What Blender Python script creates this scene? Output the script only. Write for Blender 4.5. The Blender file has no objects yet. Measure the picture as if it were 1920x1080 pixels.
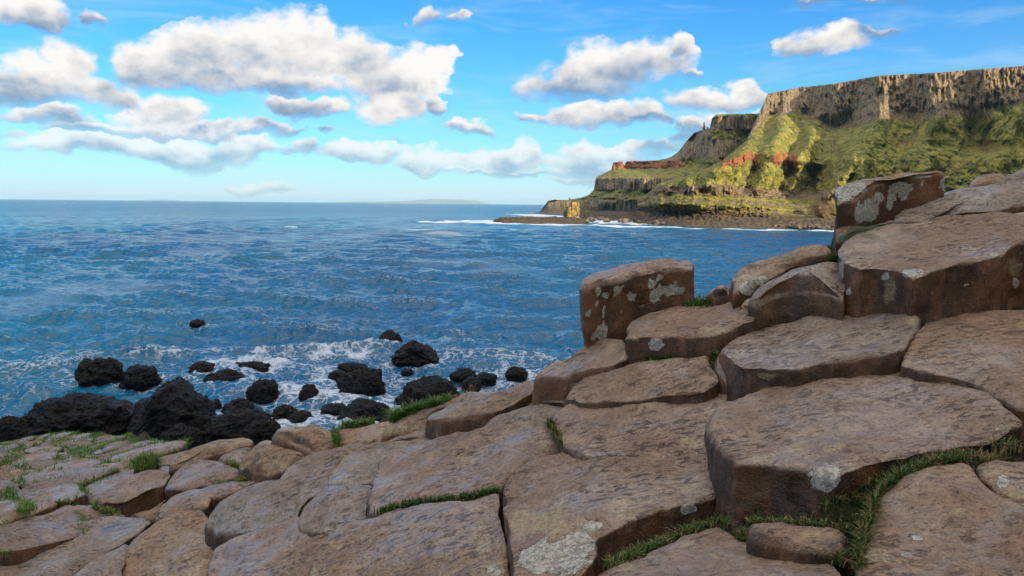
import bpy, math, random
import numpy as np
from mathutils import Matrix, Vector, Euler
rad = math.radians
SC = bpy.context.scene
COL = SC.collection

# ------------------------------------------------------------------ camera
F = 1397.0                      # focal length in pixels of the 1920 px wide photograph
CAM = np.array([0.0, 0.0, 7.0])
PITCH = math.atan((540 - 382.9) / F)
ROLL = math.atan(0.0104)
cd = bpy.data.cameras.new("camera")
cam = bpy.data.objects.new("camera", cd)
COL.objects.link(cam)
cd.sensor_width = 36
cd.lens = 36 * F / 1920
cd.clip_start = 0.05
cd.clip_end = 80000
RM = (Matrix.Rotation(rad(90) - PITCH, 4, 'X') @ Matrix.Rotation(ROLL, 4, 'Z'))
cam.matrix_world = Matrix.Translation(Vector(CAM)) @ RM
SC.camera = cam
R3 = np.array(RM.to_3x3())

# ------------------------------------------------------------------ exposure
SC.view_settings.view_transform = 'Standard'
SC.view_settings.look = 'None'
SC.view_settings.gamma = 1
SC.view_settings.use_curve_mapping = False
SC.view_settings.exposure = 0.55
SC.cycles.max_bounces = 6
SC.cycles.diffuse_bounces = 3
SC.cycles.glossy_bounces = 3
SC.cycles.volume_bounces = 0

SUN_AZ = rad(152)      # clockwise from the viewing direction (+Y)
SUN_EL = rad(13)
sdir = Vector((math.sin(SUN_AZ) * math.cos(SUN_EL), math.cos(SUN_AZ) * math.cos(SUN_EL), math.sin(SUN_EL)))
sl = bpy.data.lights.new("sun", 'SUN')
sl.energy = 5.0
sl.angle = rad(0.5)
sl.color = (1.0, 0.83, 0.58)
sun = bpy.data.objects.new("sun", sl)
COL.objects.link(sun)
sun.rotation_euler = sdir.to_track_quat('Z', 'Y').to_euler()


def ray(px, py):
    """world ray of a photograph pixel, scaled so that its forward (y) part is 1"""
    px = np.asarray(px, float); py = np.asarray(py, float)
    v = np.stack([(px - 960) / F, -(py - 540) / F, -np.ones_like(px)], -1) @ R3.T
    return v / v[..., 1:2]


def at(px, py, d):
    return CAM + ray(px, py) * np.asarray(d, float)[..., None]


def sea_at(px, py, z=0.0):
    r = ray(px, py)
    return CAM + r * ((z - CAM[2]) / r[..., 2])[..., None]


def to_px(P):
    v = (P - CAM) @ R3
    return 960 - F * v[..., 0] / v[..., 2], 540 + F * v[..., 1] / v[..., 2]


# ------------------------------------------------------------------ node helper
class NT:
    def __init__(s, tree):
        s.t = tree; tree.nodes.clear()

    def n(s, kind, ins=None, **kw):
        nd = s.t.nodes.new(kind)
        for k, v in kw.items():
            setattr(nd, k, v)
        for k, v in (ins or {}).items():
            s.put(nd, k, v)
        return nd

    def put(s, nd, k, v):
        sock = nd.inputs[k]
        if isinstance(v, bpy.types.NodeSocket):
            s.t.links.new(v, sock)
        elif isinstance(v, bpy.types.Node):
            s.t.links.new(v.outputs[0], sock)
        else:
            sock.default_value = v

    def m(s, op, a, b=None, c=None, clamp=False):
        nd = s.n('ShaderNodeMath', operation=op, use_clamp=clamp)
        s.put(nd, 0, a)
        if b is not None: s.put(nd, 1, b)
        if c is not None: s.put(nd, 2, c)
        return nd.outputs[0]

    def v(s, op, a, b=None, c=None):
        nd = s.n('ShaderNodeVectorMath', operation=op)
        s.put(nd, 0, a)
        if b is not None: s.put(nd, 1, b)
        if c is not None: s.put(nd, 2, c)
        return nd.outputs['Value'] if op in ('LENGTH', 'DOT_PRODUCT', 'DISTANCE') else nd.outputs[0]

    def mix(s, f, a, b, blend='MIX'):
        nd = s.n('ShaderNodeMix', data_type='RGBA', blend_type=blend)
        s.put(nd, 0, f)
        for i, x in ((6, a), (7, b)):
            if isinstance(x, (tuple, list)) and len(x) == 3: x = (*x, 1)
            s.put(nd, i, x)
        return nd.outputs[2]

    def ss(s, x, lo, hi, a=0.0, b=1.0):
        nd = s.n('ShaderNodeMapRange', interpolation_type='SMOOTHSTEP')
        s.put(nd, 0, x); s.put(nd, 1, lo); s.put(nd, 2, hi); s.put(nd, 3, a); s.put(nd, 4, b)
        return nd.outputs[0]

    def lin(s, x, lo, hi, a=0.0, b=1.0):
        nd = s.n('ShaderNodeMapRange')
        s.put(nd, 0, x); s.put(nd, 1, lo); s.put(nd, 2, hi); s.put(nd, 3, a); s.put(nd, 4, b)
        return nd.outputs[0]

    def noise(s, vec, scale, detail=4, rough=0.55, dist=0.0):
        nd = s.n('ShaderNodeTexNoise', {'Vector': vec, 'Scale': scale, 'Detail': detail, 'Roughness': rough, 'Distortion': dist})
        return nd.outputs[0]

    def vor(s, vec, scale, feature='F1', rnd=1.0, out=0):
        nd = s.n('ShaderNodeTexVoronoi', {'Vector': vec, 'Scale': scale, 'Randomness': rnd}, feature=feature)
        return nd.outputs[out]

    def scale(s, vec, k):
        return s.v('MULTIPLY', vec, k)

    def attr(s, name, out='Fac'):
        return s.n('ShaderNodeAttribute', attribute_name=name).outputs[out]


# ------------------------------------------------------------------ sky with clouds
W = bpy.data.worlds.new("World")
SC.world = W
W.use_nodes = True
t = NT(W.node_tree)
sky = t.n('ShaderNodeTexSky', sky_type='NISHITA', sun_disc=False, sun_elevation=SUN_EL + rad(14), sun_rotation=SUN_AZ,
          altitude=0, air_density=1.0, dust_density=0.3, ozone_density=3.0)
tc = t.n('ShaderNodeTexCoord').outputs['Generated']
sep = t.n('ShaderNodeSeparateXYZ', {0: tc})
zc = t.m('MAXIMUM', sep.outputs[2], -0.999)
az = t.m('ARCTAN2', sep.outputs[0], sep.outputs[1])
el = t.m('ARCSINE', t.m('MINIMUM', zc, 0.999))
P = t.n('ShaderNodeCombineXYZ', {0: az, 1: el}).outputs[0]
nv = t.v('MULTIPLY', P, (1.0, 1.35, 1.0))
w1 = t.n('ShaderNodeTexNoise', {'Vector': nv, 'Scale': 7.0, 'Detail': 3.0, 'Roughness': 0.5}).outputs[1]
w2 = t.n('ShaderNodeTexNoise', {'Vector': nv, 'Scale': 28.0, 'Detail': 4.0, 'Roughness': 0.55}).outputs[1]
o1 = t.v('MULTIPLY', t.v('SUBTRACT', w1, (0.5, 0.5, 0.5)), (0.11, 0.055, 0))
o2 = t.v('MULTIPLY', t.v('SUBTRACT', w2, (0.5, 0.5, 0.5)), (0.045, 0.032, 0))
PW = t.v('ADD', P, t.v('ADD', o1, o2))
CLOUDS = [  # centre and radii in photograph pixels, brightness
    (300, 125, 75, 52, 1), (400, 115, 110, 66, 1), (520, 105, 115, 72, 1), (596, 72, 48, 42, 1.1), (650, 120, 85, 62, 1), (700, 165, 75, 55, .92),
    (765, 145, 55, 55, 1.35), (790, 165, 40, 45, 1.35), (822, 118, 20, 34, 1.35), (836, 98, 15, 16, 1.35), (735, 205, 68, 34, 1.2), (470, 160, 210, 28, .85),
    (115, 130, 62, 55, .95), (40, 150, 62, 50, .95), (150, 165, 110, 38, .85), (235, 188, 45, 22, .85), (110, 213, 85, 21, .85),
    (310, 213, 72, 32, 1), (300, 240, 60, 16, .85), (385, 243, 55, 18, .9), (170, 275, 140, 27, .95), (300, 278, 95, 27, .95), (430, 278, 85, 27, .85), (570, 277, 45, 20, .9),
    (545, 205, 60, 20, .85), (610, 205, 45, 17, .85), (818, 207, 22, 17, .8), (690, 285, 85, 25, .95), (825, 305, 75, 22, 1.05), (935, 303, 68, 25, 1.05), (985, 292, 38, 26, .95),
    (1085, 298, 62, 32, .95), (1165, 292, 38, 16, .95), (1100, 322, 100, 16, .7), (30, 28, 75, 36, .95), (168, 32, 24, 22, .8), (797, 35, 20, 22, .7), (845, 50, 14, 13, .6),
    (1120, 142, 98, 54, .85), (1050, 172, 85, 26, .62), (1205, 118, 85, 42, .9), (1278, 88, 26, 24, .95), (1300, 132, 32, 12, .6), (1120, 222, 95, 30, .9), (1000, 232, 40, 14, .7), (1190, 232, 60, 14, .7),
    (1330, 190, 90, 24, .85), (1400, 180, 50, 26, .9), (1370, 225, 55, 20, 1.0), (1545, 85, 62, 30, .95), (1510, 100, 34, 22, .9), (1650, 72, 50, 10, .5), (1290, 250, 40, 22, .6), (1210, 288, 55, 18, .55),
    (875, 246, 36, 14, .8), (612, 242, 22, 8, .5), (5, 245, 32, 18, .8), (500, 360, 60, 12, .9), (380, 292, 110, 18, .7), (930, 325, 110, 9, .6), (200, 240, 90, 16, .7), (480, 240, 80, 14, .7), (1130, 340, 110, 14, .75), (1290, 268, 60, 16, .5), (970, 400, 1, 1, .1),
    (1530, 8, 70, 8, .45), (1660, 12, 60, 7, .4)]
g = bpy.data.node_groups.new("cloud_blob", 'ShaderNodeTree')
for nm, ty in (("P", 'NodeSocketVector'), ("C", 'NodeSocketVector'), ("R", 'NodeSocketVector'), ("M", 'NodeSocketFloat'), ("F", 'NodeSocketFloat'), ("T", 'NodeSocketFloat'), ("S", 'NodeSocketFloat')):
    g.interface.new_socket(nm, in_out='INPUT', socket_type=ty)
for nm, ty in (("F", 'NodeSocketFloat'), ("T", 'NodeSocketFloat'), ("S", 'NodeSocketFloat'), ("P", 'NodeSocketVector')):
    g.interface.new_socket(nm, in_out='OUTPUT', socket_type=ty)
gt = NT(g)
gi = gt.n('NodeGroupInput'); go = gt.n('NodeGroupOutput')
q = gt.v('MULTIPLY_ADD', gi.outputs['P'], gi.outputs['R'], gi.outputs['C'])
ln = gt.v('LENGTH', gt.v('MAXIMUM', q, gt.v('MULTIPLY', q, (-1.0, -1.55, 0))))
wv = gt.m('SUBTRACT', 1.15, ln, clamp=True)
w2_ = gt.m('MULTIPLY', wv, wv)
fout = gt.m('SMOOTH_MAX', gi.outputs['F'], gt.m('SUBTRACT', 1.0, ln), 0.22)
gt.put(go, 0, fout)
tone = gt.m('MULTIPLY_ADD', gt.n('ShaderNodeSeparateXYZ', {0: q}).outputs[1], 0.62, gi.outputs['M'])
gt.put(go, 1, gt.m('MULTIPLY_ADD', w2_, tone, gi.outputs['T']))
gt.put(go, 2, gt.m('ADD', w2_, gi.outputs['S']))
gt.put(go, 3, gt.v('MULTIPLY_ADD', fout, (1e-9, 1e-9, 0), gi.outputs['P']))   # keeps the blobs evaluated one after the other
random.seed(4)
blobs = []
for (cx, cy, rx, ry, br) in CLOUDS:
    r = ray(cx, cy)
    A = math.atan2(r[0], 1); E = math.atan2(r[2], math.hypot(r[0], 1))
    blobs.append((A, E, rx / F * math.cos(A) ** 2 * 1.08, ry / F * math.cos(A) * 1.1, br - 0.14))
for k in range(16):      # clouds all round the rest of the sky
    A = random.choice((-1, 1)) * random.uniform(rad(42), rad(178)); E = rad(random.uniform(4, 40))
    blobs.append((A, E, random.uniform(.08, .25), random.uniform(.03, .08), .85))
for k in range(9):       # and high ones above the frame
    blobs.append((rad(random.uniform(-60, 60)), rad(random.uniform(30, 62)), random.uniform(.1, .25), random.uniform(.04, .09), .85))
fo, to, so, pc = -5.0, 0.0, 0.0001, PW
for (A, E, rx, ry, br) in blobs:
    nd = t.n('ShaderNodeGroup'); nd.node_tree = g
    t.put(nd, 'P', pc); t.put(nd, 'C', (-A / rx, -E / ry, 0)); t.put(nd, 'R', (1 / rx, 1 / ry, 0)); t.put(nd, 'M', br)
    t.put(nd, 'F', fo); t.put(nd, 'T', to); t.put(nd, 'S', so)
    fo, to, so, pc = nd.outputs[0], nd.outputs[1], nd.outputs[2], nd.outputs[3]
tone = t.m('DIVIDE', to, so)
fb = t.noise(nv, 15.0, 9, 0.62, 0.15)
fb2 = t.noise(t.v('ADD', nv, (0.010, 0.014, 0)), 16.0, 8, 0.6, 0.25)
bil = t.noise(nv, 9.0, 4, 0.5, 0.1)
bil2 = t.noise(t.v('ADD', nv, (0.014, 0.022, 0)), 9.0, 4, 0.5, 0.1)
fld = t.m('ADD', fo, t.m('MULTIPLY', t.m('SUBTRACT', fb, 0.5), 1.75))
dens = t.ss(fld, -0.17, 0.30)
relief = t.m('ADD', t.m('MULTIPLY', t.m('SUBTRACT', fb, fb2), 1.1), t.m('MULTIPLY', t.m('SUBTRACT', bil, bil2), 1.7))
sh = t.m('ADD', tone, relief, clamp=False)
thick = t.ss(fld, 0.05, 0.9)
sh = t.m('SUBTRACT', sh, t.m('MULTIPLY', thick, 0.10))
cr = t.n('ShaderNodeValToRGB', {0: t.lin(sh, 0.26, 1.12)})
e = cr.color_ramp.elements
e[0].position = 0.0; e[0].color = (0.20, 0.31, 0.46, 1)
e[1].position = 1.0; e[1].color = (0.98, 0.96, 0.93, 1)
for p_, c_ in ((0.28, (0.36, 0.45, 0.57, 1)), (0.5, (0.60, 0.63, 0.69, 1)), (0.72, (0.82, 0.80, 0.79, 1))):
    x = e.new(p_); x.color = c_
# clear sky: the physical sky, tinted towards the cold deep blue of the photograph
wisp = t.m('MULTIPLY', t.ss(t.noise(t.v('MULTIPLY', P, (2.2, 11.0, 1)), 2.6, 6, .6, .6), 0.46, 0.8), 0.38)
SKY_MUL = 0.13
hs = t.n('ShaderNodeHueSaturation', {'Hue': 0.5, 'Saturation': 1.15, 'Value': 1.0, 'Color': sky.outputs[0]})
base = t.v('MULTIPLY', hs.outputs[0], (SKY_MUL * .21, SKY_MUL * 0.93, SKY_MUL * 1.34))
hz = t.m('POWER', 2.718, t.m('MULTIPLY', t.m('MAXIMUM', el, 0.0), -13.0))
base = t.mix(t.m('MULTIPLY', hz, 0.97), base, (0.76, 0.90, 0.98))
sund = t.v('DOT_PRODUCT', tc, tuple(sdir))
glow = t.m('POWER', t.m('MAXIMUM', sund, 0.0), 3.0)
base = t.mix(t.m('MULTIPLY', glow, 0.8), base, (1.35, 1.25, 1.1))
fill_veil = t.m('MULTIPLY', t.ss(el, rad(36), rad(60)), t.ss(t.noise(P, 3.0, 4, .6), .25, .55))  # bright cloud cover overhead, added out of view to lighten the stones
base = t.mix(fill_veil, base, (2.5, 2.25, 2.0))
base = t.mix(wisp, base, (0.75, 0.85, 0.92))
opac = t.m('MULTIPLY', dens, t.lin(el, 0.0, 0.11, 0.45, 1.0))
opac = t.m('MULTIPLY', opac, t.ss(tone, 0.15, 0.75, 0.35, 1.0))
col = t.mix(opac, base, cr.outputs[0])
bg = t.n('ShaderNodeBackground', {'Color': col, 'Strength': 0.69})
t.n('ShaderNodeOutputWorld', {0: bg.outputs[0]})
W.cycles.sampling_method = 'MANUAL'
W.cycles.sample_map_resolution = 512

# ------------------------------------------------------------------ numpy noise
_rng = np.random.RandomState(7)
_perm = _rng.permutation(256); _perm = np.concatenate([_perm, _perm, _perm])
_g = _rng.normal(size=(256, 3)); _g /= np.linalg.norm(_g, axis=1)[:, None]


def pn(p):
    p = np.asarray(p, np.float64)
    i = np.floor(p).astype(np.int64); f = p - i; i &= 255
    u = f * f * f * (f * (f * 6 - 15) + 10)
    r = 0
    for a in (0, 1):
        wa = u[..., 0] if a else 1 - u[..., 0]
        pa = _perm[i[..., 0] + a]
        for b in (0, 1):
            wb = u[..., 1] if b else 1 - u[..., 1]
            pb = _perm[pa + i[..., 1] + b]
            for c in (0, 1):
                wc = u[..., 2] if c else 1 - u[..., 2]
                g = _g[_perm[pb + i[..., 2] + c] & 255]
                r = r + wa * wb * wc * (g[..., 0] * (f[..., 0] - a) + g[..., 1] * (f[..., 1] - b) + g[..., 2] * (f[..., 2] - c))
    return r * 1.5


def fbm(p, octs=4, rough=0.5):
    p = np.asarray(p, float); r = 0; a = 1.0
    for k in range(octs):
        r = r + a * pn(p + 17.3 * k); p = p * 2.03; a *= rough
    return r


def ridge(p, octs=3):
    r = 0; a = 1.0; p = np.asarray(p, float)
    for k in range(octs):
        r = r + a * (1 - 2 * np.abs(pn(p + 9.1 * k))); p = p * 2.1; a *= 0.5
    return r


def sstep(x, a, b):
    u = np.clip((x - a) / (b - a), 0, 1)
    return u * u * (3 - 2 * u)


# ------------------------------------------------------------------ object helpers
def tag(o, label=None, cat=None, group=None, kind=None):
    if label: o['label'] = label
    if cat: o['category'] = cat
    if group: o['group'] = group
    if kind: o['kind'] = kind
    return o


def mesh_obj(name, V, Fc, mat, loc=(0, 0, 0), smooth=True, attrs=None, parent=None):
    me = bpy.data.meshes.new(name)
    V = np.asarray(V, np.float32) - np.asarray(loc, np.float32)
    if isinstance(Fc, np.ndarray):
        n, k = Fc.shape
        me.vertices.add(len(V)); me.vertices.foreach_set('co', V.ravel())
        me.loops.add(n * k); me.loops.foreach_set('vertex_index', Fc.astype(np.int32).ravel())
        me.polygons.add(n)
        me.polygons.foreach_set('loop_start', np.arange(0, n * k, k, dtype=np.int32))
        me.polygons.foreach_set('loop_total', np.full(n, k, np.int32))
        me.update(calc_edges=True)
    else:
        me.from_pydata(V.tolist(), [], Fc)
    if smooth:
        me.polygons.foreach_set('use_smooth', np.ones(len(me.polygons), bool))
    for nm, a in (attrs or {}).items():
        a = np.asarray(a, np.float32)
        if a.ndim == 1:
            at_ = me.attributes.new(nm, 'FLOAT', 'POINT'); at_.data.foreach_set('value', a)
        else:
            at_ = me.attributes.new(nm, 'FLOAT_COLOR', 'POINT')
            at_.data.foreach_set('color', np.concatenate([a, np.ones((len(a), 1), np.float32)], 1).ravel())
    me.validate()
    me.update()
    if mat: me.materials.append(mat)
    o = bpy.data.objects.new(name, me)
    o.location = loc
    COL.objects.link(o)
    if parent: o.parent = parent
    return o


def grid_faces(nr, nc, wrap=False):
    i = np.arange(nr - 1)[:, None]; j = np.arange(nc if wrap else nc - 1)[None, :]
    j2 = (j + 1) % nc
    return np.stack([(i * nc + j), (i * nc + j2), ((i + 1) * nc + j2), ((i + 1) * nc + j)], -1).reshape(-1, 4)


def material(name):
    m = bpy.data.materials.new(name); m.use_nodes = True
    return m, NT(m.node_tree)


def finish(t, colr, rough, bump=None, strength=1.0, dist=0.01, spec=0.5, normal=None, **kw):
    p = t.n('ShaderNodeBsdfPrincipled', {'Base Color': colr, 'Roughness': rough, 'Specular IOR Level': spec})
    for k, v in kw.items():
        t.put(p, k.replace('_', ' '), v)
    if bump is not None:
        b = t.n('ShaderNodeBump', {'Height': bump, 'Strength': strength, 'Distance': dist})
        t.put(p, 'Normal', b.outputs[0])
    t.n('ShaderNodeOutputMaterial', {0: p.outputs[0]})
    return p


# ------------------------------------------------------------------ rock of the causeway
def rock_material():
    m, t = material("basalt_column")
    geo = t.n('ShaderNodeNewGeometry')
    oi = t.n('ShaderNodeObjectInfo')
    P = t.v('ADD', geo.outputs['Position'], t.v('MULTIPLY', t.n('ShaderNodeCombineXYZ', {0: oi.outputs['Random'], 1: oi.outputs['Random'], 2: oi.outputs['Random']}).outputs[0], (7.0, 5.0, 3.0)))
    nz = t.n('ShaderNodeSeparateXYZ', {0: geo.outputs['Normal']}).outputs[2]
    n1 = t.noise(P, 2.6, 4, 0.6); n2 = t.noise(P, 9.0, 5, 0.65, .4); n3 = t.noise(P, 46.0, 5, 0.7); n4 = t.noise(t.v('ADD', P, (3, 9, 1)), 5.0, 5, 0.65, .6)
    # tops: weathered pinkish brown and grey
    top = t.mix(t.ss(n1, 0.38, 0.62), (0.228, 0.158, 0.102), (0.300, 0.236, 0.174))
    top = t.mix(t.m('MULTIPLY', t.ss(n2, 0.48, 0.66), .5), top, (0.380, 0.282, 0.184))
    top = t.mix(t.m('MULTIPLY', t.ss(n4, 0.53, 0.70), .55), top, (0.285, 0.290, 0.300))
    top = t.mix(t.m('MULTIPLY', t.ss(t.noise(P, 3.7, 5, .6), 0.56, 0.72), .6), top, (0.140, 0.086, 0.048))
    # sides: dark, iron stained, made darker still to stand in for their shade
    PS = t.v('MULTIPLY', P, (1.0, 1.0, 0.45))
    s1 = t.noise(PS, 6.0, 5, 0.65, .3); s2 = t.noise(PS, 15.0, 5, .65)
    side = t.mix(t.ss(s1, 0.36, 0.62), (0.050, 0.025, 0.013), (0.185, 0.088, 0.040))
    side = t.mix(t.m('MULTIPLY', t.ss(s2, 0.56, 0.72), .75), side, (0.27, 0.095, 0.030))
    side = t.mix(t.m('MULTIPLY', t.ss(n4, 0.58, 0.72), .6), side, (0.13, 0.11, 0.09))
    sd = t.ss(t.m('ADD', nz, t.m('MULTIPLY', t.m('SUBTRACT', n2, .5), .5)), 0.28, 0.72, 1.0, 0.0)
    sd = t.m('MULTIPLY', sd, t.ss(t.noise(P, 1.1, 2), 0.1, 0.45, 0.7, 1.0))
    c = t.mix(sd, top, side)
    # each stone has its own cast, on the 'u' stones a painted sky sheen
    tint = t.mix(0.8, (1, 1, 1), oi.outputs['Color'])
    c = t.mix(1.0, c, tint, 'MULTIPLY')
    # grain and pits
    c = t.mix(t.m('MULTIPLY', t.ss(n3, 0.35, 0.62, 1.0, 0.0), .55), c, t.mix(1.0, c, (.42, .38, .36), 'MULTIPLY'))
    n5 = t.noise(P, 170.0, 3, .7)
    c = t.mix(t.m('MULTIPLY', t.ss(n5, 0.40, 0.60, 1.0, 0.0), .45), c, t.mix(1.0, c, (.45, .42, .40), 'MULTIPLY'))
    c = t.mix(t.m('MULTIPLY', t.ss(n5, 0.60, 0.72), .22), c, (0.40, 0.35, 0.29))
    PE = t.v('MULTIPLY', P, (24.0, 62.0, 40.0))
    pn1 = t.noise(PE, 1.0, 3, .6, .3)
    pn2 = t.noise(t.v('MULTIPLY', P, (60.0, 130.0, 90.0)), 1.0, 2, .6, .2)
    pitm = t.ss(t.noise(P, 5.0, 3, .6), 0.38, 0.60)
    pit = t.m('MAXIMUM', t.m('MULTIPLY', t.ss(pn1, 0.54, 0.63), pitm), t.m('MULTIPLY', t.ss(pn2, .60, .72), .6))
    pit = t.m('MULTIPLY', pit, t.ss(nz, .3, .7))
    c = t.mix(t.m('MULTIPLY', pit, .9), c, t.mix(1.0, c, (.30, .25, .22), 'MULTIPLY'))
    # pale crust lichen, scattered and where it was mapped
    la = t.attr('lichen')
    ln = t.noise(P, 24.0, 4, 0.6)
    lf = t.m('ADD', la, t.m('MULTIPLY', t.m('SUBTRACT', ln, .5), 1.25))
    lw = t.ss(lf, 0.32, 0.39)
    lcol = t.mix(t.ss(t.noise(P, 80.0, 4, .7), .40, .62), (0.22, 0.205, 0.17), (0.43, 0.41, 0.355))
    lcol = t.mix(t.ss(t.vor(P, 70.0), 0.0, 0.16, .45, 0.0), lcol, (0.10, 0.09, 0.08))
    la2 = t.attr('ochre')
    lf2 = t.m('ADD', la2, t.m('MULTIPLY', t.m('SUBTRACT', t.noise(P, 22.0, 6, .72), .5), 2.6))
    spots = t.m('MULTIPLY', t.ss(t.noise(t.v('ADD', P, (5, 5, 5)), 17.0, 6, .7), .62, .68), t.ss(n1, .42, .6))
    lw2 = t.m('MAXIMUM', t.m('MULTIPLY', t.ss(lf2, 0.40, 0.85), .62), t.m('MULTIPLY', spots, .6))
    c = t.mix(lw2, c, t.mix(t.ss(t.noise(P, 90.0, 3, .7), .4, .6), (0.22, 0.165, 0.09), (0.38, 0.31, 0.19)))
    c = t.mix(lw, c, lcol)
    ma = t.attr('moss')
    mf = t.ss(t.m('ADD', ma, t.m('MULTIPLY', t.m('SUBTRACT', n2, .5), 1.3)), .35, .55)
    c = t.mix(mf, c, t.mix(n3, (0.018, 0.028, 0.008), (0.07, 0.085, 0.02)))
    wet = t.ss(n1, 0.49, 0.62)
    rgh = t.m('ADD', t.lin(wet, 0, 1, 0.56, 0.30), t.m('MULTIPLY', n3, .16))
    rgh = t.m('ADD', rgh, t.m('MULTIPLY', lw, .3))
    h = t.m('ADD', t.m('MULTIPLY', n2, 0.55), t.m('MULTIPLY', n3, 0.28))
    h = t.m('ADD', h, t.m('MULTIPLY', n5, 0.17))
    h = t.m('SUBTRACT', h, t.m('MULTIPLY', pit, .34))
    h = t.m('ADD', h, t.m('MULTIPLY', lw, t.m('MULTIPLY_ADD', ln, .35, .1)))
    p_ = finish(t, c, rgh, h, 1.0, 0.020, spec=0.5)
    t.put(p_, 'Coat Weight', t.m('MULTIPLY', t.m('MULTIPLY', wet, t.m('SUBTRACT', 1.0, lw)), t.ss(nz, .4, .9, 0.0, 0.5))); t.put(p_, 'Coat Roughness', .34)
    return m


ROCK = rock_material()
SK = {}        # stones by key: plane and outline
STONES = []    # for the ground sheet


def centroid(P2):
    x, y = P2[:, 0], P2[:, 1]; x2, y2 = np.roll(x, -1), np.roll(y, -1)
    cr = x * y2 - x2 * y; A = cr.sum() / 2
    return np.array([((x + x2) * cr).sum() / (6 * A), ((y + y2) * cr).sum() / (6 * A)])


def smooth_outline(P, n, k=2, cut=0.2):
    """rounded, evenly resampled closed outline"""
    for _ in range(k):
        Q = np.roll(P, -1, 0)
        P = np.stack([P * (1 - cut) + Q * cut, P * cut + Q * (1 - cut)], 1).reshape(-1, P.shape[1])
    d = np.linalg.norm(np.roll(P, -1, 0) - P, axis=1)
    s = np.concatenate([[0], np.cumsum(d)]); PP = np.concatenate([P, P[:1]])
    u = np.linspace(0, s[-1], n, endpoint=False)
    return np.stack([np.interp(u, s, PP[:, i]) for i in range(P.shape[1])], 1), s[-1]


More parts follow.
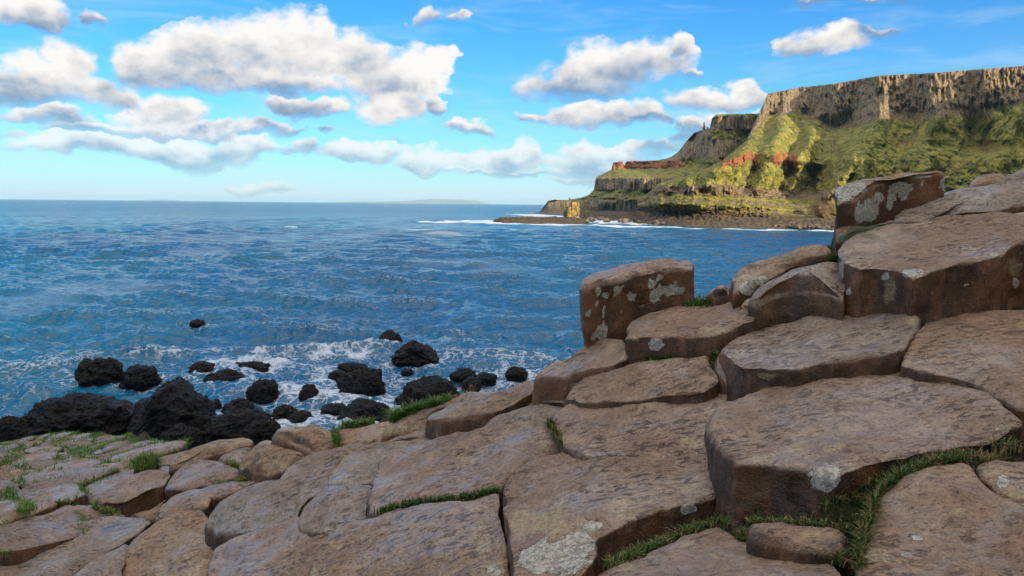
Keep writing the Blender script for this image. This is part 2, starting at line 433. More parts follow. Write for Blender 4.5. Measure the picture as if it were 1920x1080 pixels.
def build_stone(O, slope, h, bev, dome, tint, seed, name='basalt_stone', lean=(0, 0), step=0.012, rough=1.0, wavy=1.0, marks=(), cut=.2):
    """O: outline (n,3) on the plane of the top, h: how deep the column goes"""
    if (np.cross(np.roll(O, -1, 0)[:, :2], O[:, :2])).sum() > 0: O = O[::-1]      # anticlockwise
    O = O[np.argsort(0 * np.arange(len(O)), kind='stable')]
    per = np.linalg.norm(np.roll(O, -1, 0) - O, axis=1).sum()
    n = int(np.clip(per / step, 36, 260))
    R, per = smooth_outline(O, n, cut=cut)
    c2 = centroid(R[:, :2]); sx, sy = slope
    nrm = np.array([-sx, -sy, 1.0]); nrm /= np.linalg.norm(nrm)
    z0 = R[0, 2] - sx * R[0, 0] - sy * R[0, 1]
    C = np.array([c2[0], c2[1], z0 + sx * c2[0] + sy * c2[1]])
    so = seed * 3.17
    tan = np.roll(R, -1, 0) - np.roll(R, 1, 0); tan /= np.linalg.norm(tan, axis=1)[:, None]
    out = np.cross(tan, nrm); out /= np.linalg.norm(out, axis=1)[:, None]
    if ((R - C) * out).sum() < 0: out = -out
    R = R + out * (fbm(R * 9 + so, 4, .6) * 0.010 * wavy)[:, None]
    rad_ = np.linalg.norm(R - C, axis=1).mean()
    b = bev * .58 * (0.5 + 1.5 * np.clip(fbm(R * 6 + so + 5, 2) + .3, 0, 1.3)); 
    thin = np.abs(((R - C) * out).sum(1)).min()
    b = np.minimum(b, max(.006, thin * .4))[:, None]
    Pin = R - out * b
    for _ in range(5): Pin = .5 * Pin + .25 * (np.roll(Pin, 1, 0) + np.roll(Pin, -1, 0))
    inw = Pin - R; inw -= nrm * (inw @ nrm)[:, None]; b = np.linalg.norm(inw, axis=1)[:, None] + 1e-6; ob = -inw
    nt = int(np.clip(rad_ / step, 7, 40))
    rings = []; wn = []      # positions, and how much of the displacement goes outward
    for s in np.linspace(0, 1, nt + 1)[1:]:
        rings.append(C + (Pin - C) * s + nrm * (dome * (1 - s ** 2.2))); wn.append(0.0)
    nb = 5 if step < .03 else 3
    down = np.array([lean[0], lean[1], -1.0])
    for th in np.linspace(0, math.pi / 2, nb + 1)[1:]:
        rings.append(Pin + ob * math.sin(th) + down * b * (1 - math.cos(th))); wn.append(math.sin(th))
    ns = int(np.clip(h / (step * 1.4), 5, 34))
    for s in np.linspace(0, 1, ns + 1)[1:]:
        rings.append(Pin + ob + down * (b + s * h)); wn.append(1.0)
    V = np.array(rings); wn = np.array(wn)[:, None]
    oo = np.broadcast_to(out, V.shape)
    Nd = nrm * (1 - wn)[..., None] + oo * wn[..., None]
    q = V.reshape(-1, 3)
    lo = fbm(q * np.array([3.2, 3.2, 3.2]) + so, 3).reshape(V.shape[:2])
    mi = fbm(q * np.array([13, 13, 13]) + so, 3, .55).reshape(V.shape[:2])
    un = ridge(q * np.array([5.0, 9.0, 6.0]) + so, 2).reshape(V.shape[:2])
    amp = rough
    rim = np.concatenate([np.linspace(0.35, 1, 2), np.ones(len(rings) - 2)])[:, None]
    disp = (0.020 * lo + 0.0055 * mi + 0.004 * un * (1 - wn)) * amp
    V = V + Nd * disp[..., None]
    V = V.reshape(-1, 3)
    Ctop = C + nrm * (dome + disp[0].mean())
    V = np.vstack([V, Ctop[None], (V[-n:].mean(0))[None]])
    Fq = grid_faces(len(rings), n, True)[:, ::-1]
    j = np.arange(n)
    T1 = np.stack([np.full(n, len(V) - 2), j, (j + 1) % n, j], -1)
    last = (len(rings) - 1) * n
    T2 = np.stack([np.full(n, len(V) - 1), last + j, last + (j + 1) % n, last + (j + 1) % n], -1)
    faces = [tuple(f) for f in Fq.tolist()] + [tuple(f[:3]) for f in T1.tolist()] + [tuple(f[:3]) for f in T2.tolist()]
    A = {'lichen': np.zeros(len(V)), 'ochre': np.zeros(len(V)), 'moss': np.zeros(len(V))}
    if marks:
        X, Y = to_px(V); d = V[:, 1]
        vis = np.arange(len(V)) < (nt + nb + ns // 2 + 2) * n
        for (kind, mx, my, rx, ry) in marks:
            cost = (X - mx) ** 2 + (Y - my) ** 2 + np.where(vis, 0, 1e9)
            near = np.where(cost < cost.min() + 60)[0]
            k = near[np.argmin(d[near])]
            # mark size in metres on the surface, centred on the vertex found
            sc = V[k, 1] / F
            u = np.sqrt(((X - mx) / rx) ** 2 + ((Y - my) / ry) ** 2)
            w = np.clip(1.25 - u * .95, 0, 1) * (np.abs(d - d[k]) < .22)
            A[kind] = np.maximum(A[kind], w)
    base = C - np.array([0, 0, h])
    o = mesh_obj(name, V, faces, ROCK, loc=tuple(base), attrs=A)
    o.color = (*tint, 1)
    STONES.append((z0, sx, sy, R[:, :2]))
    return o


TINT = {'p': (.98, .89, .86), 'b': (.98, .86, .74), 'g': (.92, .97, 1.05), 'w': (1.22, 1.14, 1.04), 'o': (1.18, .98, .70), 'd': (.72, .66, .62), 'u': (.98, 1.06, 1.22)}  # 'u' puts the bluish sheen of the sky into the stone colour


PEND = []
GAPS = {('r13', 'r10'): .10, ('r11', 'r10'): .07, ('r14', 'c1'): .05, ('r14', 'r13'): .02, ('c8', 'c7'): .06, ('r14', 'r10'): .1, ('r12', 'r10'): .05}


def S(key, d, poly, label, tint='p', sx=.14, asp=.9, **kw):
    """note a stone: its outline in the photograph, its distance and how its top lies"""
    poly = np.array(poly, float)
    cx = (poly[:, 0].min() + poly[:, 0].max()) / 2; cy = (poly[:, 1].min() + poly[:, 1].max()) / 2
    wid = kw.pop('w', None) or (poly[:, 0].max() - poly[:, 0].min())
    ext = asp * wid * d / F / 2
    y0, y1 = poly[:, 1].max(), poly[:, 1].min()
    rn, rf = ray(cx, y0), ray(cx, y1)
    dn, df = d - ext, d + ext
    A = np.array([[1, dn], [1, df]])
    zz = np.array([CAM[2] + rn[2] * dn - sx * rn[0] * dn, CAM[2] + rf[2] * df - sx * rf[0] * df])
    z0, sy = np.linalg.solve(A, zz)
    PEND.append(dict(key=key, poly=poly, label=label, tint=tint, z0=z0, sx=sx, sy=sy, cx=cx, cy=cy, d=d, kw=kw))


def edge_y(poly, x, side):
    """where the outline crosses the vertical line x: lowest (side>0) or highest point"""
    ys = []
    for a, b in zip(poly, np.roll(poly, -1, 0)):
        if (a[0] - x) * (b[0] - x) <= 0 and a[0] != b[0]:
            ys.append(a[1] + (b[1] - a[1]) * (x - a[0]) / (b[0] - a[0]))
    return (max(ys) if side > 0 else min(ys)) if ys else None


def settle():
    """let neighbouring stones meet: 1/distance is linear in the picture for every top"""
    n = len(PEND); q0 = []
    for p in PEND:      # plane z = z0 + sx x + sy y  ->  1/t = (rz - sx rx - sy) / (z0 - camz)
        pts = np.array([[p['cx'], p['cy']], [p['cx'] + 50, p['cy']], [p['cx'], p['cy'] + 50]])
        r = ray(pts[:, 0], pts[:, 1]); v = (r[:, 2] - p['sx'] * r[:, 0] - p['sy']) / (p['z0'] - CAM[2])
        q0.append((v[0], (v[1] - v[0]) / 50, (v[2] - v[0]) / 50))
    rows, rhs = [], []

    def val(i, x, y, w):
        r = np.zeros(3 * n); p = PEND[i]
        r[3 * i:3 * i + 3] = np.array([1, x - p['cx'], y - p['cy']]) * w; return r
    for i, p in enumerate(PEND):
        s_ = p['d']; wd = np.ptp(p['poly'][:, 0]); ht = np.ptp(p['poly'][:, 1])
        for k, w in ((0, .55), (1, wd * .9), (2, ht * 1.1)):
            r = np.zeros(3 * n); r[3 * i + k] = w * s_; rows.append(r); rhs.append(q0[i][k] * w * s_)
        # stones above me in the picture: I start at the foot of their front face
        x0, x1 = p['poly'][:, 0].min(), p['poly'][:, 0].max()
        for x in np.linspace(x0 + 3, x1 - 3, 9):
            yt = edge_y(p['poly'], x, -1); best = None
            for j, o in enumerate(PEND):
                if j == i: continue
                yb = edge_y(o['poly'], x, +1)
                if yb is None or yb > yt + 14 or yb < yt - 135: continue
                if best is None or yb > best[0]: best = (yb, j)
            if best:
                w = .8 * s_
                rows.append(val(i, x, yt, w) - val(best[1], x, best[0], w)); g_ = GAPS.get((p['key'], PEND[best[1]]['key']), .012 if yt - best[0] > 12 else 0); rhs.append(g_ * w / s_ ** 2)
        # neighbours to the right
        for a, b in zip(p['poly'], np.roll(p['poly'], -1, 0)):
            m_ = (a + b) / 2
            for j, o in enumerate(PEND):
                if j <= i: continue
                dd = np.abs(o['poly'] - m_).max(1)
                k = dd.argmin()
                if dd[k] < 16:
                    w = .3 * s_; rows.append(val(i, *m_, w) - val(j, *o['poly'][k], w)); rhs.append(0)
    q = np.linalg.lstsq(np.array(rows), np.array(rhs), rcond=None)[0].reshape(-1, 3)
    for p, c, c0 in zip(PEND, q, q0):
        pts = np.array([[p['cx'], p['cy']], [p['cx'] + 60, p['cy']], [p['cx'], p['cy'] + 60]])
        v = c[0] + c[1] * (pts[:, 0] - p['cx']) + c[2] * (pts[:, 1] - p['cy'])
        P = CAM + ray(pts[:, 0], pts[:, 1]) / v[:, None]
        nn = np.cross(P[1] - P[0], P[2] - P[0]); nn /= nn[2]
        p['sx'], p['sy'] = -nn[0], -nn[1]; p['z0'] = P[0, 2] - p['sx'] * P[0, 0] - p['sy'] * P[0, 1]


def build_all():
    settle()
    for i, p in enumerate(PEND):
        build_one(p, i + 1, **p['kw'])


def build_one(p, seed, h=.5, bev=.022, dome=.012, lean=(0, 0), marks=(), rough=1.0, cut=.07, cat='rock', group='large basalt stones of the causeway'):
    poly = p['poly']; sx, sy, z0 = p['sx'], p['sy'], p['z0']
    r = ray(poly[:, 0], poly[:, 1])
    tt = (z0 - CAM[2]) / (r[:, 2] - sx * r[:, 0] - sy)
    O = CAM + r * tt[:, None]
    print('%-6s d %.2f..%.2f (%.2f) sx %.2f sy %.2f z %.2f %s' % (p['key'], tt.min(), tt.max(), p['d'], sx, sy, O[:, 2].mean(), 'BAD' if tt.min() < 0.5 * p['d'] or tt.max() > 1.7 * p['d'] else ''))
    step = 0.0095 * max(1.0, p['d'] / 2.4)
    tn = TINT[p['tint']]
    o = build_stone(O, (sx, sy), h, bev, dome, tn, seed, lean=lean, step=step, marks=marks, rough=rough, cut=cut)
    tag(o, p['label'], cat, group)
    SK[p['key']] = dict(z0=z0, sx=sx, sy=sy, o=o, d=p['d'])


def on_plane(key, px, py, dz=0.0):
    k = SK[key]; r = ray(px, py)
    tt = (k['z0'] + dz - CAM[2]) / (r[..., 2] - k['sx'] * r[..., 0] - k['sy'])
    return CAM + r * tt[..., None]

# ------------------------------------------------------------------ the big columns round the camera
L, OC, MO = 'lichen', 'ochre', 'moss'
S('far1', 4.3, [(1815, 350), (1822, 338), (1845, 324), (1880, 326), (1890, 340), (1873, 349)], "small brown pointed stone behind the long smooth slab at the far right edge", 'o', bev=.02, h=.5, asp=.8)
S('far2', 4.0, [(1868, 342), (1885, 330), (1920, 312), (1970, 305), (1990, 340), (1920, 343)], "smooth grey stone cut by the right edge above the long slab", 'g', bev=.03, asp=.7)
S('rtop', 3.65, [(1566, 354), (1605, 343), (1650, 334), (1700, 326), (1765, 321), (1772, 327), (1720, 333), (1660, 341), (1625, 356), (1602, 378), (1568, 386)],
  "upright block crusted with white lichen at the upper right beside the long slab", 'o', sx=.10, asp=.75, h=.42, bev=.012, lean=(.03, 0), w=200,
  marks=((L, 1585, 358, 20, 22), (L, 1610, 352, 18, 12), (L, 1630, 395, 20, 24), (L, 1612, 400, 12, 22), (L, 1648, 370, 10, 10), (L, 1690, 352, 24, 12), (L, 1672, 368, 10, 16), (L, 1695, 362, 10, 14), (L, 1668, 385, 6, 10), (L, 1770, 345, 8, 14), (L, 1720, 330, 30, 4), (L, 1728, 345, 3, 3), (L, 1757, 350, 3, 3), (MO, 1640, 430, 50, 14)))
S('rbase', 3.45, [(1567, 424), (1600, 420), (1640, 424), (1672, 420), (1690, 412), (1676, 424), (1640, 432), (1600, 440), (1572, 452)], "mossy ledge under the upright lichen block", 'd', sx=.10, asp=.4, h=.3, bev=.02,
  marks=((MO, 1630, 430, 50, 16), (MO, 1590, 446, 20, 10)))
S('slab2', 3.3, [(1672, 424), (1678, 404), (1690, 393), (1745, 371), (1810, 354), (1880, 346), (1980, 341), (1990, 372), (1920, 385), (1870, 396), (1820, 398), (1775, 402), (1738, 415), (1700, 420)],
  "long smooth bluish slab sloping down from the upper right edge over the big dished stone", 'u', sx=.13, asp=.55, h=.35, bev=.05, dome=.03)
S('slab3', 3.0, [(1880, 402), (1920, 394), (1990, 390), (1990, 412), (1920, 412)], "thin pale stone wedged under the long slab at the right edge", 'w', asp=.4, h=.3)
S('s5', 3.45, [(1373, 556), (1374, 518), (1392, 500), (1450, 479), (1508, 464), (1545, 463), (1557, 474), (1556, 484), (1535, 490), (1500, 497), (1468, 512), (1430, 528), (1400, 545)],
  "sloping pale edged stone with dark undercut right end against the bay water", 'b', sx=.22, asp=.75, h=.4, bev=.018,
  marks=((L, 1400, 540, 16, 16), (L, 1425, 525, 16, 9), (OC, 1400, 530, 30, 22)))
S('s6', 3.5, [(1328, 552), (1340, 541), (1358, 534), (1372, 540), (1372, 558), (1350, 564), (1334, 562)], "small rough rock lodged between the lichen block and the sloping stone", 'w', asp=.8, bev=.03, dome=.03)
S('s6b', 3.1, [(1388, 572), (1400, 560), (1413, 559), (1416, 580), (1414, 596), (1400, 590)], "little rounded rock at the foot of the smooth rounded stone", 'w', asp=.8, bev=.02)
S('s4', 2.85, [(1415, 572), (1416, 552), (1440, 532), (1480, 514), (1530, 500), (1580, 491), (1584, 530), (1580, 566), (1555, 555), (1520, 550), (1480, 550), (1445, 560)],
  "smooth rounded bluish stone left of the big dished stone", 'u', sx=.16, asp=.8, h=.4, bev=.02, dome=.05)
S('big3', 2.62, [(1568, 478), (1578, 457), (1620, 436), (1680, 417), (1760, 407), (1860, 403), (2200, 396), (2230, 446), (2080, 455), (1935, 449), (1900, 462), (1880, 478), (1860, 485), (1800, 497), (1752, 510), (1735, 517), (1712, 524), (1694, 514), (1660, 506), (1610, 504), (1584, 494)],
  "huge dished stone with thick rust brown front face at the right edge", 'p', sx=.10, asp=.72, h=.34, bev=.016, dome=-.02, w=440,
  marks=((L, 1710, 512, 22, 9), (L, 1660, 520, 7, 8), (L, 1591, 547, 6, 6), (L, 1577, 510, 5, 24), (L, 1865, 478, 10, 5), (L, 1812, 535, 5, 5), (L, 1905, 530, 7, 10), (OC, 1725, 514, 30, 10), (OC, 1900, 500, 20, 20), (OC, 1670, 545, 16, 34)))
S('blk', 3.8, [(1091, 540), (1094, 528), (1130, 508), (1180, 497), (1240, 490), (1296, 488), (1301, 497), (1300, 506), (1240, 510), (1200, 515), (1160, 527), (1125, 535), (1096, 545)],
  "tall upright block with white lichen rosettes standing alone above the sea", 'b', sx=.09, asp=.8, h=.44, bev=.016, lean=(.06, 0), w=205,
  marks=((L, 1122, 546, 5, 9), (L, 1136, 556, 9, 6), (L, 1155, 547, 7, 7), (L, 1165, 540, 4, 4), (L, 1185, 556, 10, 9), (L, 1227, 556, 12, 13), (L, 1236, 545, 5, 12), (L, 1222, 530, 10, 9), (L, 1236, 520, 8, 7),
         (L, 1255, 545, 15, 12), (L, 1274, 546, 11, 9), (L, 1265, 533, 6, 5), (L, 1119, 571, 5, 4), (L, 1106, 588, 3, 9), (L, 1132, 584, 4, 12), (L, 1164, 585, 3, 6), (L, 1128, 622, 13, 16), (L, 1112, 634, 5, 8), (L, 1204, 541, 5, 4)))
S('s7', 3.25, [(1172, 634), (1173, 616), (1184, 603), (1215, 591), (1260, 578), (1330, 570), (1398, 567), (1414, 581), (1414, 600), (1392, 608), (1368, 621), (1330, 631), (1300, 634), (1255, 632), (1205, 633)],
  "thick cushion shaped stone at the foot of the tall lichen block, one pale rosette", 'p', sx=.14, asp=.8, h=.3, bev=.014, dome=.01,
  marks=((L, 1230, 647, 17, 13), (OC, 1350, 620, 40, 8), (OC, 1190, 635, 14, 6)))
S('c4', 3.5, [(1003, 712), (1014, 696), (1040, 681), (1080, 664), (1112, 638), (1172, 634), (1176, 672), (1150, 684), (1110, 694), (1085, 702), (1064, 709), (1030, 712)],
  "concave stone with dark left front face below the tall lichen block at the water side", 'p', sx=.26, asp=.95, h=.3, bev=.012, dome=-.012)
S('c3', 2.85, [(1058, 748), (1068, 730), (1090, 708), (1150, 690), (1215, 676), (1290, 670), (1330, 664), (1338, 690), (1345, 715), (1320, 735), (1240, 745), (1150, 755), (1085, 755)],
  "flat stone with bluish hollows between the cushion shaped and the broad pitted stones", 'p', sx=.14, asp=.62, h=.25, bev=.016)
S('c3b', 2.75, [(1332, 665), (1352, 655), (1362, 690), (1372, 735), (1352, 728), (1338, 700)], "narrow blue grey sliver squeezed against the left end of the wide slab", 'u', asp=1.3, h=.3)
S('r8', 2.15, [(1352, 660), (1362, 648), (1395, 628), (1435, 610), (1500, 600), (1560, 591), (1615, 585), (1665, 590), (1724, 596), (1722, 615), (1704, 638), (1688, 655), (1645, 667), (1590, 674), (1545, 682), (1500, 688), (1440, 692), (1384, 690)],
  "wide bluish slab with a dark overhanging front edge below the big dished stone", 'u', sx=.12, asp=.88, h=.20, bev=.012, dome=-.006,
  marks=((OC, 1710, 605, 12, 10), (OC, 1440, 705, 40, 8)))
S('r9', 2.0, [(1690, 683), (1702, 650), (1722, 618), (1756, 597), (1800, 584), (1860, 578), (1930, 577), (2080, 582), (2080, 770), (1915, 768), (1870, 742), (1830, 720), (1775, 704), (1735, 697)],
  "brown rounded stone with a folded lip at the right edge under the dished stone", 'b', sx=.12, asp=.75, h=.4, bev=.022, dome=.02, marks=((OC, 1830, 735, 40, 12),))
S('r10', 1.72, [(1330, 812), (1334, 788), (1352, 765), (1395, 742), (1440, 726), (1500, 710), (1560, 699), (1630, 691), (1695, 687), (1750, 701), (1800, 716), (1850, 738), (1892, 762), (1918, 790), (1900, 812), (1850, 830), (1780, 842), (1720, 853), (1660, 864), (1610, 878), (1570, 892), (1520, 884), (1450, 874), (1378, 872), (1350, 845)],
  "largest stone, broad smooth slab at right foreground with white lichen disc on its front edge", 'p', sx=.11, asp=.8, h=.22, bev=.014, dome=.012,
  marks=((L, 1548, 897, 34, 30), (OC, 1500, 842, 34, 16), (OC, 1568, 838, 34, 13), (OC, 1880, 800, 24, 12), (OC, 1440, 860, 60, 14)))
S('r12', 1.46, [(1826, 874), (1845, 866), (1890, 863), (1985, 868), (1985, 936), (1900, 935), (1868, 926), (1846, 902)], "small pale crusted stone at the right edge wedged against the lower right corner stone", 'w', sx=.1, asp=.7, h=.25,
  marks=((OC, 1860, 885, 24, 16), (L, 1880, 905, 14, 14), (OC, 1900, 925, 40, 12)))
S('r11', 1.28, [(1617, 1010), (1630, 975), (1648, 930), (1688, 897), (1735, 880), (1800, 864), (1824, 874), (1845, 908), (1868, 930), (1905, 938), (1985, 938), (2030, 1130), (1800, 1150), (1625, 1140), (1612, 1060)],
  "large brown rough stone filling the lower right corner", 'b', sx=.10, asp=.86, h=.3, bev=.012, dome=.008,
  marks=((OC, 1636, 975, 10, 20), (OC, 1650, 1045, 34, 20), (L, 1722, 1008, 10, 6), (OC, 1800, 960, 30, 16), (L, 1700, 1040, 14, 6)))
S('r13', 1.42, [(1402, 986), (1440, 984), (1510, 990), (1570, 994), (1588, 1008), (1572, 1040), (1520, 1034), (1450, 1016), (1412, 1004)], "small dark flat stone sunk in the grass between the three foreground stones", 'b', asp=.5, h=.12, bev=.008, dome=0,
  marks=((OC, 1520, 1002, 30, 8),))
S('r14', 1.36, [(1090, 1090), (1120, 1072), (1160, 1052), (1220, 1034), (1280, 1008), (1325, 990), (1352, 988), (1385, 1010), (1440, 1018), (1505, 1032), (1565, 1052), (1600, 1100), (1600, 1150), (1060, 1150)],
  "pinkish brown stone at the bottom edge right of the lichen stone", 'p', sx=.10, asp=.75, h=.3, bev=.012, marks=((OC, 1170, 1062, 40, 14), (OC, 1290, 1020, 20, 8)))
S('c1', 1.78, [(943, 932), (946, 906), (966, 884), (1010, 864), (1060, 845), (1110, 830), (1165, 823), (1230, 827), (1290, 840), (1330, 860), (1350, 884), (1371, 908), (1345, 930), (1318, 943), (1285, 946), (1240, 954), (1200, 970), (1160, 990), (1125, 1008), (1120, 1045), (1085, 1078), (1040, 1100), (962, 1100), (950, 1020)],
  "large domed stone in the centre foreground with a white and yellow lichen corner", 'p', sx=.13, asp=.92, h=.3, bev=.016, dome=.012,
  marks=((L, 1045, 1045, 66, 34), (L, 1015, 1050, 44, 30), (L, 1085, 1020, 34, 26), (L, 1110, 985, 20, 10), (OC, 1168, 952, 44, 26), (OC, 1085, 992, 60, 24), (OC, 1025, 985, 60, 34), (OC, 975, 980, 26, 40), (OC, 1310, 918, 34, 18), (OC, 1060, 945, 20, 12), (L, 1293, 955, 16, 12), (OC, 1045, 960, 30, 18)))
S('c2', 2.32, [(1033, 786), (1048, 770), (1085, 745), (1125, 727), (1180, 710), (1240, 702), (1300, 699), (1345, 700), (1360, 720), (1370, 752), (1350, 768), (1336, 790), (1332, 822), (1345, 880), (1300, 880), (1200, 860), (1100, 860), (1056, 838), (1044, 815)],
  "broad pitted stone right behind the large domed centre stone", 'p', sx=.14, asp=.92, h=.3, bev=.014, dome=.006, marks=((OC, 1300, 830, 40, 16), (OC, 1070, 825, 30, 10)))
S('c5', 3.75, [(797, 790), (806, 778), (840, 760), (872, 741), (930, 734), (965, 722), (1003, 714), (1000, 736), (970, 755), (940, 768), (905, 780), (870, 786), (830, 789)],
  "long thin stone with a brown front lip at the edge above the black boulders", 'p', sx=.24, asp=.95, h=.25, bev=.01)
S('c6', 3.2, [(899, 802), (930, 776), (975, 763), (1010, 756), (1060, 757), (1060, 770), (1036, 784), (1034, 805), (980, 812), (930, 812)], "small blue grey stone tucked left of the broad pitted stone", 'u', sx=.12, asp=.8, h=.25, bev=.02)
S('c6b', 3.35, [(1000, 752), (1015, 746), (1060, 752), (1062, 760), (1020, 764), (985, 764)], "small dark stone under the concave stone's front face", 'd', asp=.6, h=.25)
S('c7', 2.22, [(689, 958), (692, 935), (703, 895), (714, 864), (742, 844), (800, 822), (860, 810), (925, 800), (1000, 796), (1034, 804), (1046, 822), (1055, 840), (1030, 852), (984, 872), (950, 900), (936, 916), (890, 926), (840, 930), (790, 936), (740, 946), (715, 958), (700, 966)],
  "broad stone with rounded front edge over a grass strip left of the domed stone", 'p', sx=.15, asp=.9, h=.16, bev=.03, dome=.008, marks=((OC, 875, 860, 30, 10), (OC, 1020, 832, 26, 10), (OC, 705, 950, 16, 10)))
S('c8', 1.72, [(572, 1110), (588, 1045), (612, 1008), (648, 982), (690, 967), (745, 953), (800, 946), (870, 940), (932, 926), (940, 940), (944, 985), (955, 1050), (962, 1150), (560, 1150)],
  "broad brown stone at the bottom edge left of the lichen centre stone", 'b', sx=.15, asp=.8, h=.3, bev=.014, dome=.01, marks=((OC, 890, 950, 26, 12), (OC, 900, 1010, 24, 50), (OC, 930, 1065, 30, 30), (OC, 630, 1020, 20, 14), (OC, 590, 1075, 24, 24), (L, 925, 1070, 14, 12)))
S('c9', 2.9, [(615, 910), (618, 890), (632, 868), (656, 848), (700, 832), (760, 824), (820, 812), (830, 830), (760, 850), (722, 870), (712, 895), (700, 905), (660, 911)],
  "small stone with a shining blue band left of the stone with the grass strip", 'u', sx=.15, asp=.95, h=.2, bev=.02)
S('c10', 3.35, [(520, 900), (545, 872), (578, 854), (604, 845), (645, 836), (700, 826), (770, 812), (835, 800), (845, 806), (790, 822), (720, 838), (665, 852), (640, 872), (624, 895), (615, 905), (565, 902)],
  "brownish pink stone running back from the blue banded stone", 'p', sx=.18, asp=.8, h=.25, bev=.016)
S('c12', 3.8, [(712, 824), (722, 800), (752, 786), (790, 771), (835, 762), (880, 738), (885, 750), (830, 775), (806, 790), (815, 806), (770, 814)], "ochre spotted stone left of the long thin stone with the brown lip", 'b', sx=.2, asp=.8, h=.3, bev=.03,
  marks=((OC, 745, 803, 30, 12),))
S('c11', 4.0, [(630, 838), (626, 812), (640, 802), (690, 794), (740, 789), (760, 793), (750, 812), (712, 828), (665, 836)], "low brown stone by the grass at the cliff edge below the black boulders", 'o', sx=.16, asp=.8, h=.3, bev=.03)
S('l1', 4.25, [(511, 818), (522, 804), (548, 795), (585, 792), (614, 797), (626, 812), (633, 834), (606, 847), (580, 854), (562, 842), (534, 828)], "rounded tan stone at the edge right below the black boulders, left of the grass", 'o', sx=.12, asp=.9, h=.35, bev=.05, dome=.03)
S('l2', 4.2, [(446, 878), (450, 864), (470, 838), (500, 822), (526, 826), (558, 843), (576, 856), (548, 868), (530, 884), (505, 893), (470, 886)], "brown column with a dark front face, left neighbour of the rounded cracked column", 'o', sx=.14, asp=.9, h=.35, bev=.03, dome=.03,
  marks=((OC, 510, 870, 30, 14),))
S('l3', 5.6, [(316, 882), (320, 866), (345, 849), (385, 832), (430, 819), (462, 818), (476, 824), (470, 834), (440, 842), (415, 852), (380, 858), (348, 864), (336, 876)], "pale sunbleached long stone rising against the water at left", 'w', sx=.18, asp=.8, h=.35, bev=.05, dome=.02,
  marks=((OC, 350, 862, 26, 12), (OC, 450, 826, 26, 8)))
S('l4', 5.1, [(408, 866), (420, 852), (448, 842), (474, 836), (462, 856), (448, 872), (430, 872)], "small grey wedge behind the brown triangular stone", 'g', asp=.9, h=.25)
S('l5', 4.95, [(308, 918), (318, 900), (332, 880), (352, 866), (382, 861), (420, 867), (447, 876), (447, 893), (405, 906), (350, 918)], "triangular brown flat topped stone under the pale long stone", 'p', sx=.14, asp=.9, h=.18, bev=.015)
S('l6', 5.3, [(181, 934), (194, 922), (232, 898), (268, 880), (315, 876), (320, 892), (308, 908), (276, 918), (258, 930), (232, 942), (186, 944)], "broken block with a dark cracked front face at the left", 'p', sx=.16, asp=.95, h=.24, bev=.012)
S('l7', 4.4, [(292, 972), (300, 950), (318, 930), (352, 918), (405, 908), (470, 897), (500, 898), (460, 912), (420, 928), (392, 934), (388, 950), (350, 962)], "low stone with a small dark edge in front of the triangular stone", 'p', asp=.75, h=.2, bev=.02)
S('l10', 3.45, [(385, 985), (396, 962), (415, 940), (455, 912), (505, 898), (560, 890), (612, 889), (618, 905), (612, 918), (580, 935), (562, 955), (555, 975), (500, 990), (440, 1005), (400, 1002)],
  "bluish smooth slab left of the small blue banded stone", 'u', sx=.16, asp=.85, h=.25, bev=.025, dome=.01)
S('l11', 2.75, [(558, 975), (570, 950), (590, 930), (615, 914), (660, 908), (702, 903), (698, 925), (690, 950), (690, 975), (650, 992), (600, 1005), (560, 1005)], "small bluish stone against the left side of the stone with the grass strip", 'u', sx=.15, asp=.95, h=.25, bev=.02)
S('l12', 2.35, [(392, 1110), (388, 1070), (404, 1032), (440, 1008), (495, 986), (560, 968), (610, 972), (660, 980), (615, 1006), (590, 1045), (574, 1110), (560, 1150), (400, 1150)],
  "brown pitted stone at the bottom edge between the broad brown stone and the pale slab", 'p', sx=.15, asp=.8, h=.3, bev=.02, dome=.01)
S('l9', 2.85, [(215, 1110), (232, 1050), (244, 1018), (270, 998), (300, 978), (340, 957), (378, 955), (396, 972), (400, 1000), (404, 1035), (392, 1070), (396, 1110), (390, 1150), (220, 1150)],
  "long pale pitted slab at the bottom left right of the crack", 'w', sx=.15, asp=1.0, h=.3, bev=.02, dome=.01)
S('l8b', 2.6, [(110, 1110), (150, 1072), (190, 1044), (234, 1020), (243, 1023), (228, 1058), (213, 1110), (212, 1150), (112, 1150)], "narrow grey wedge between the two pale slabs at the bottom left", 'g', sx=.15, asp=1.0, h=.3, bev=.012)
S('l8', 3.2, [(-60, 1025), (0, 1008), (60, 996), (110, 980), (160, 973), (215, 968), (260, 969), (284, 978), (262, 998), (234, 1018), (190, 1042), (145, 1070), (105, 1105), (60, 1150), (-80, 1150)],
  "broad grey slab in the bottom left corner", 'g', sx=.13, asp=.75, h=.3, bev=.025, dome=.01)
S('l13', 4.3, [(-20, 1000), (4, 985), (50, 975), (95, 966), (104, 975), (80, 985), (30, 998), (-20, 1012)], "low orange brown stone behind the broad slab in the bottom left corner", 'o', sx=.12, asp=.7, h=.25, bev=.04)
S('l14', 4.7, [(95, 970), (105, 958), (140, 948), (185, 944), (190, 962), (240, 968), (180, 972), (120, 978)], "flat worn stone in front of the broken block at the left", 'p', asp=.7, h=.2)
S('l15', 4.6, [(240, 972), (262, 960), (300, 948), (312, 930), (300, 955), (292, 972), (270, 980)], "small stone in the hollow beside the broken block", 'b', asp=.6, h=.2)

build_all()

# ------------------------------------------------------------------ low pavement at the far left: smaller columns
PZ0, PSX, PSY = 5.03 + .2 * 2.64 + .17 * 5.2, .20, -.17


def pave_xy(px, py):
    r = ray(px, py)
    t_ = (PZ0 - CAM[2]) / (r[..., 2] - PSX * r[..., 0] - PSY)
    return (CAM + r * t_[..., None])


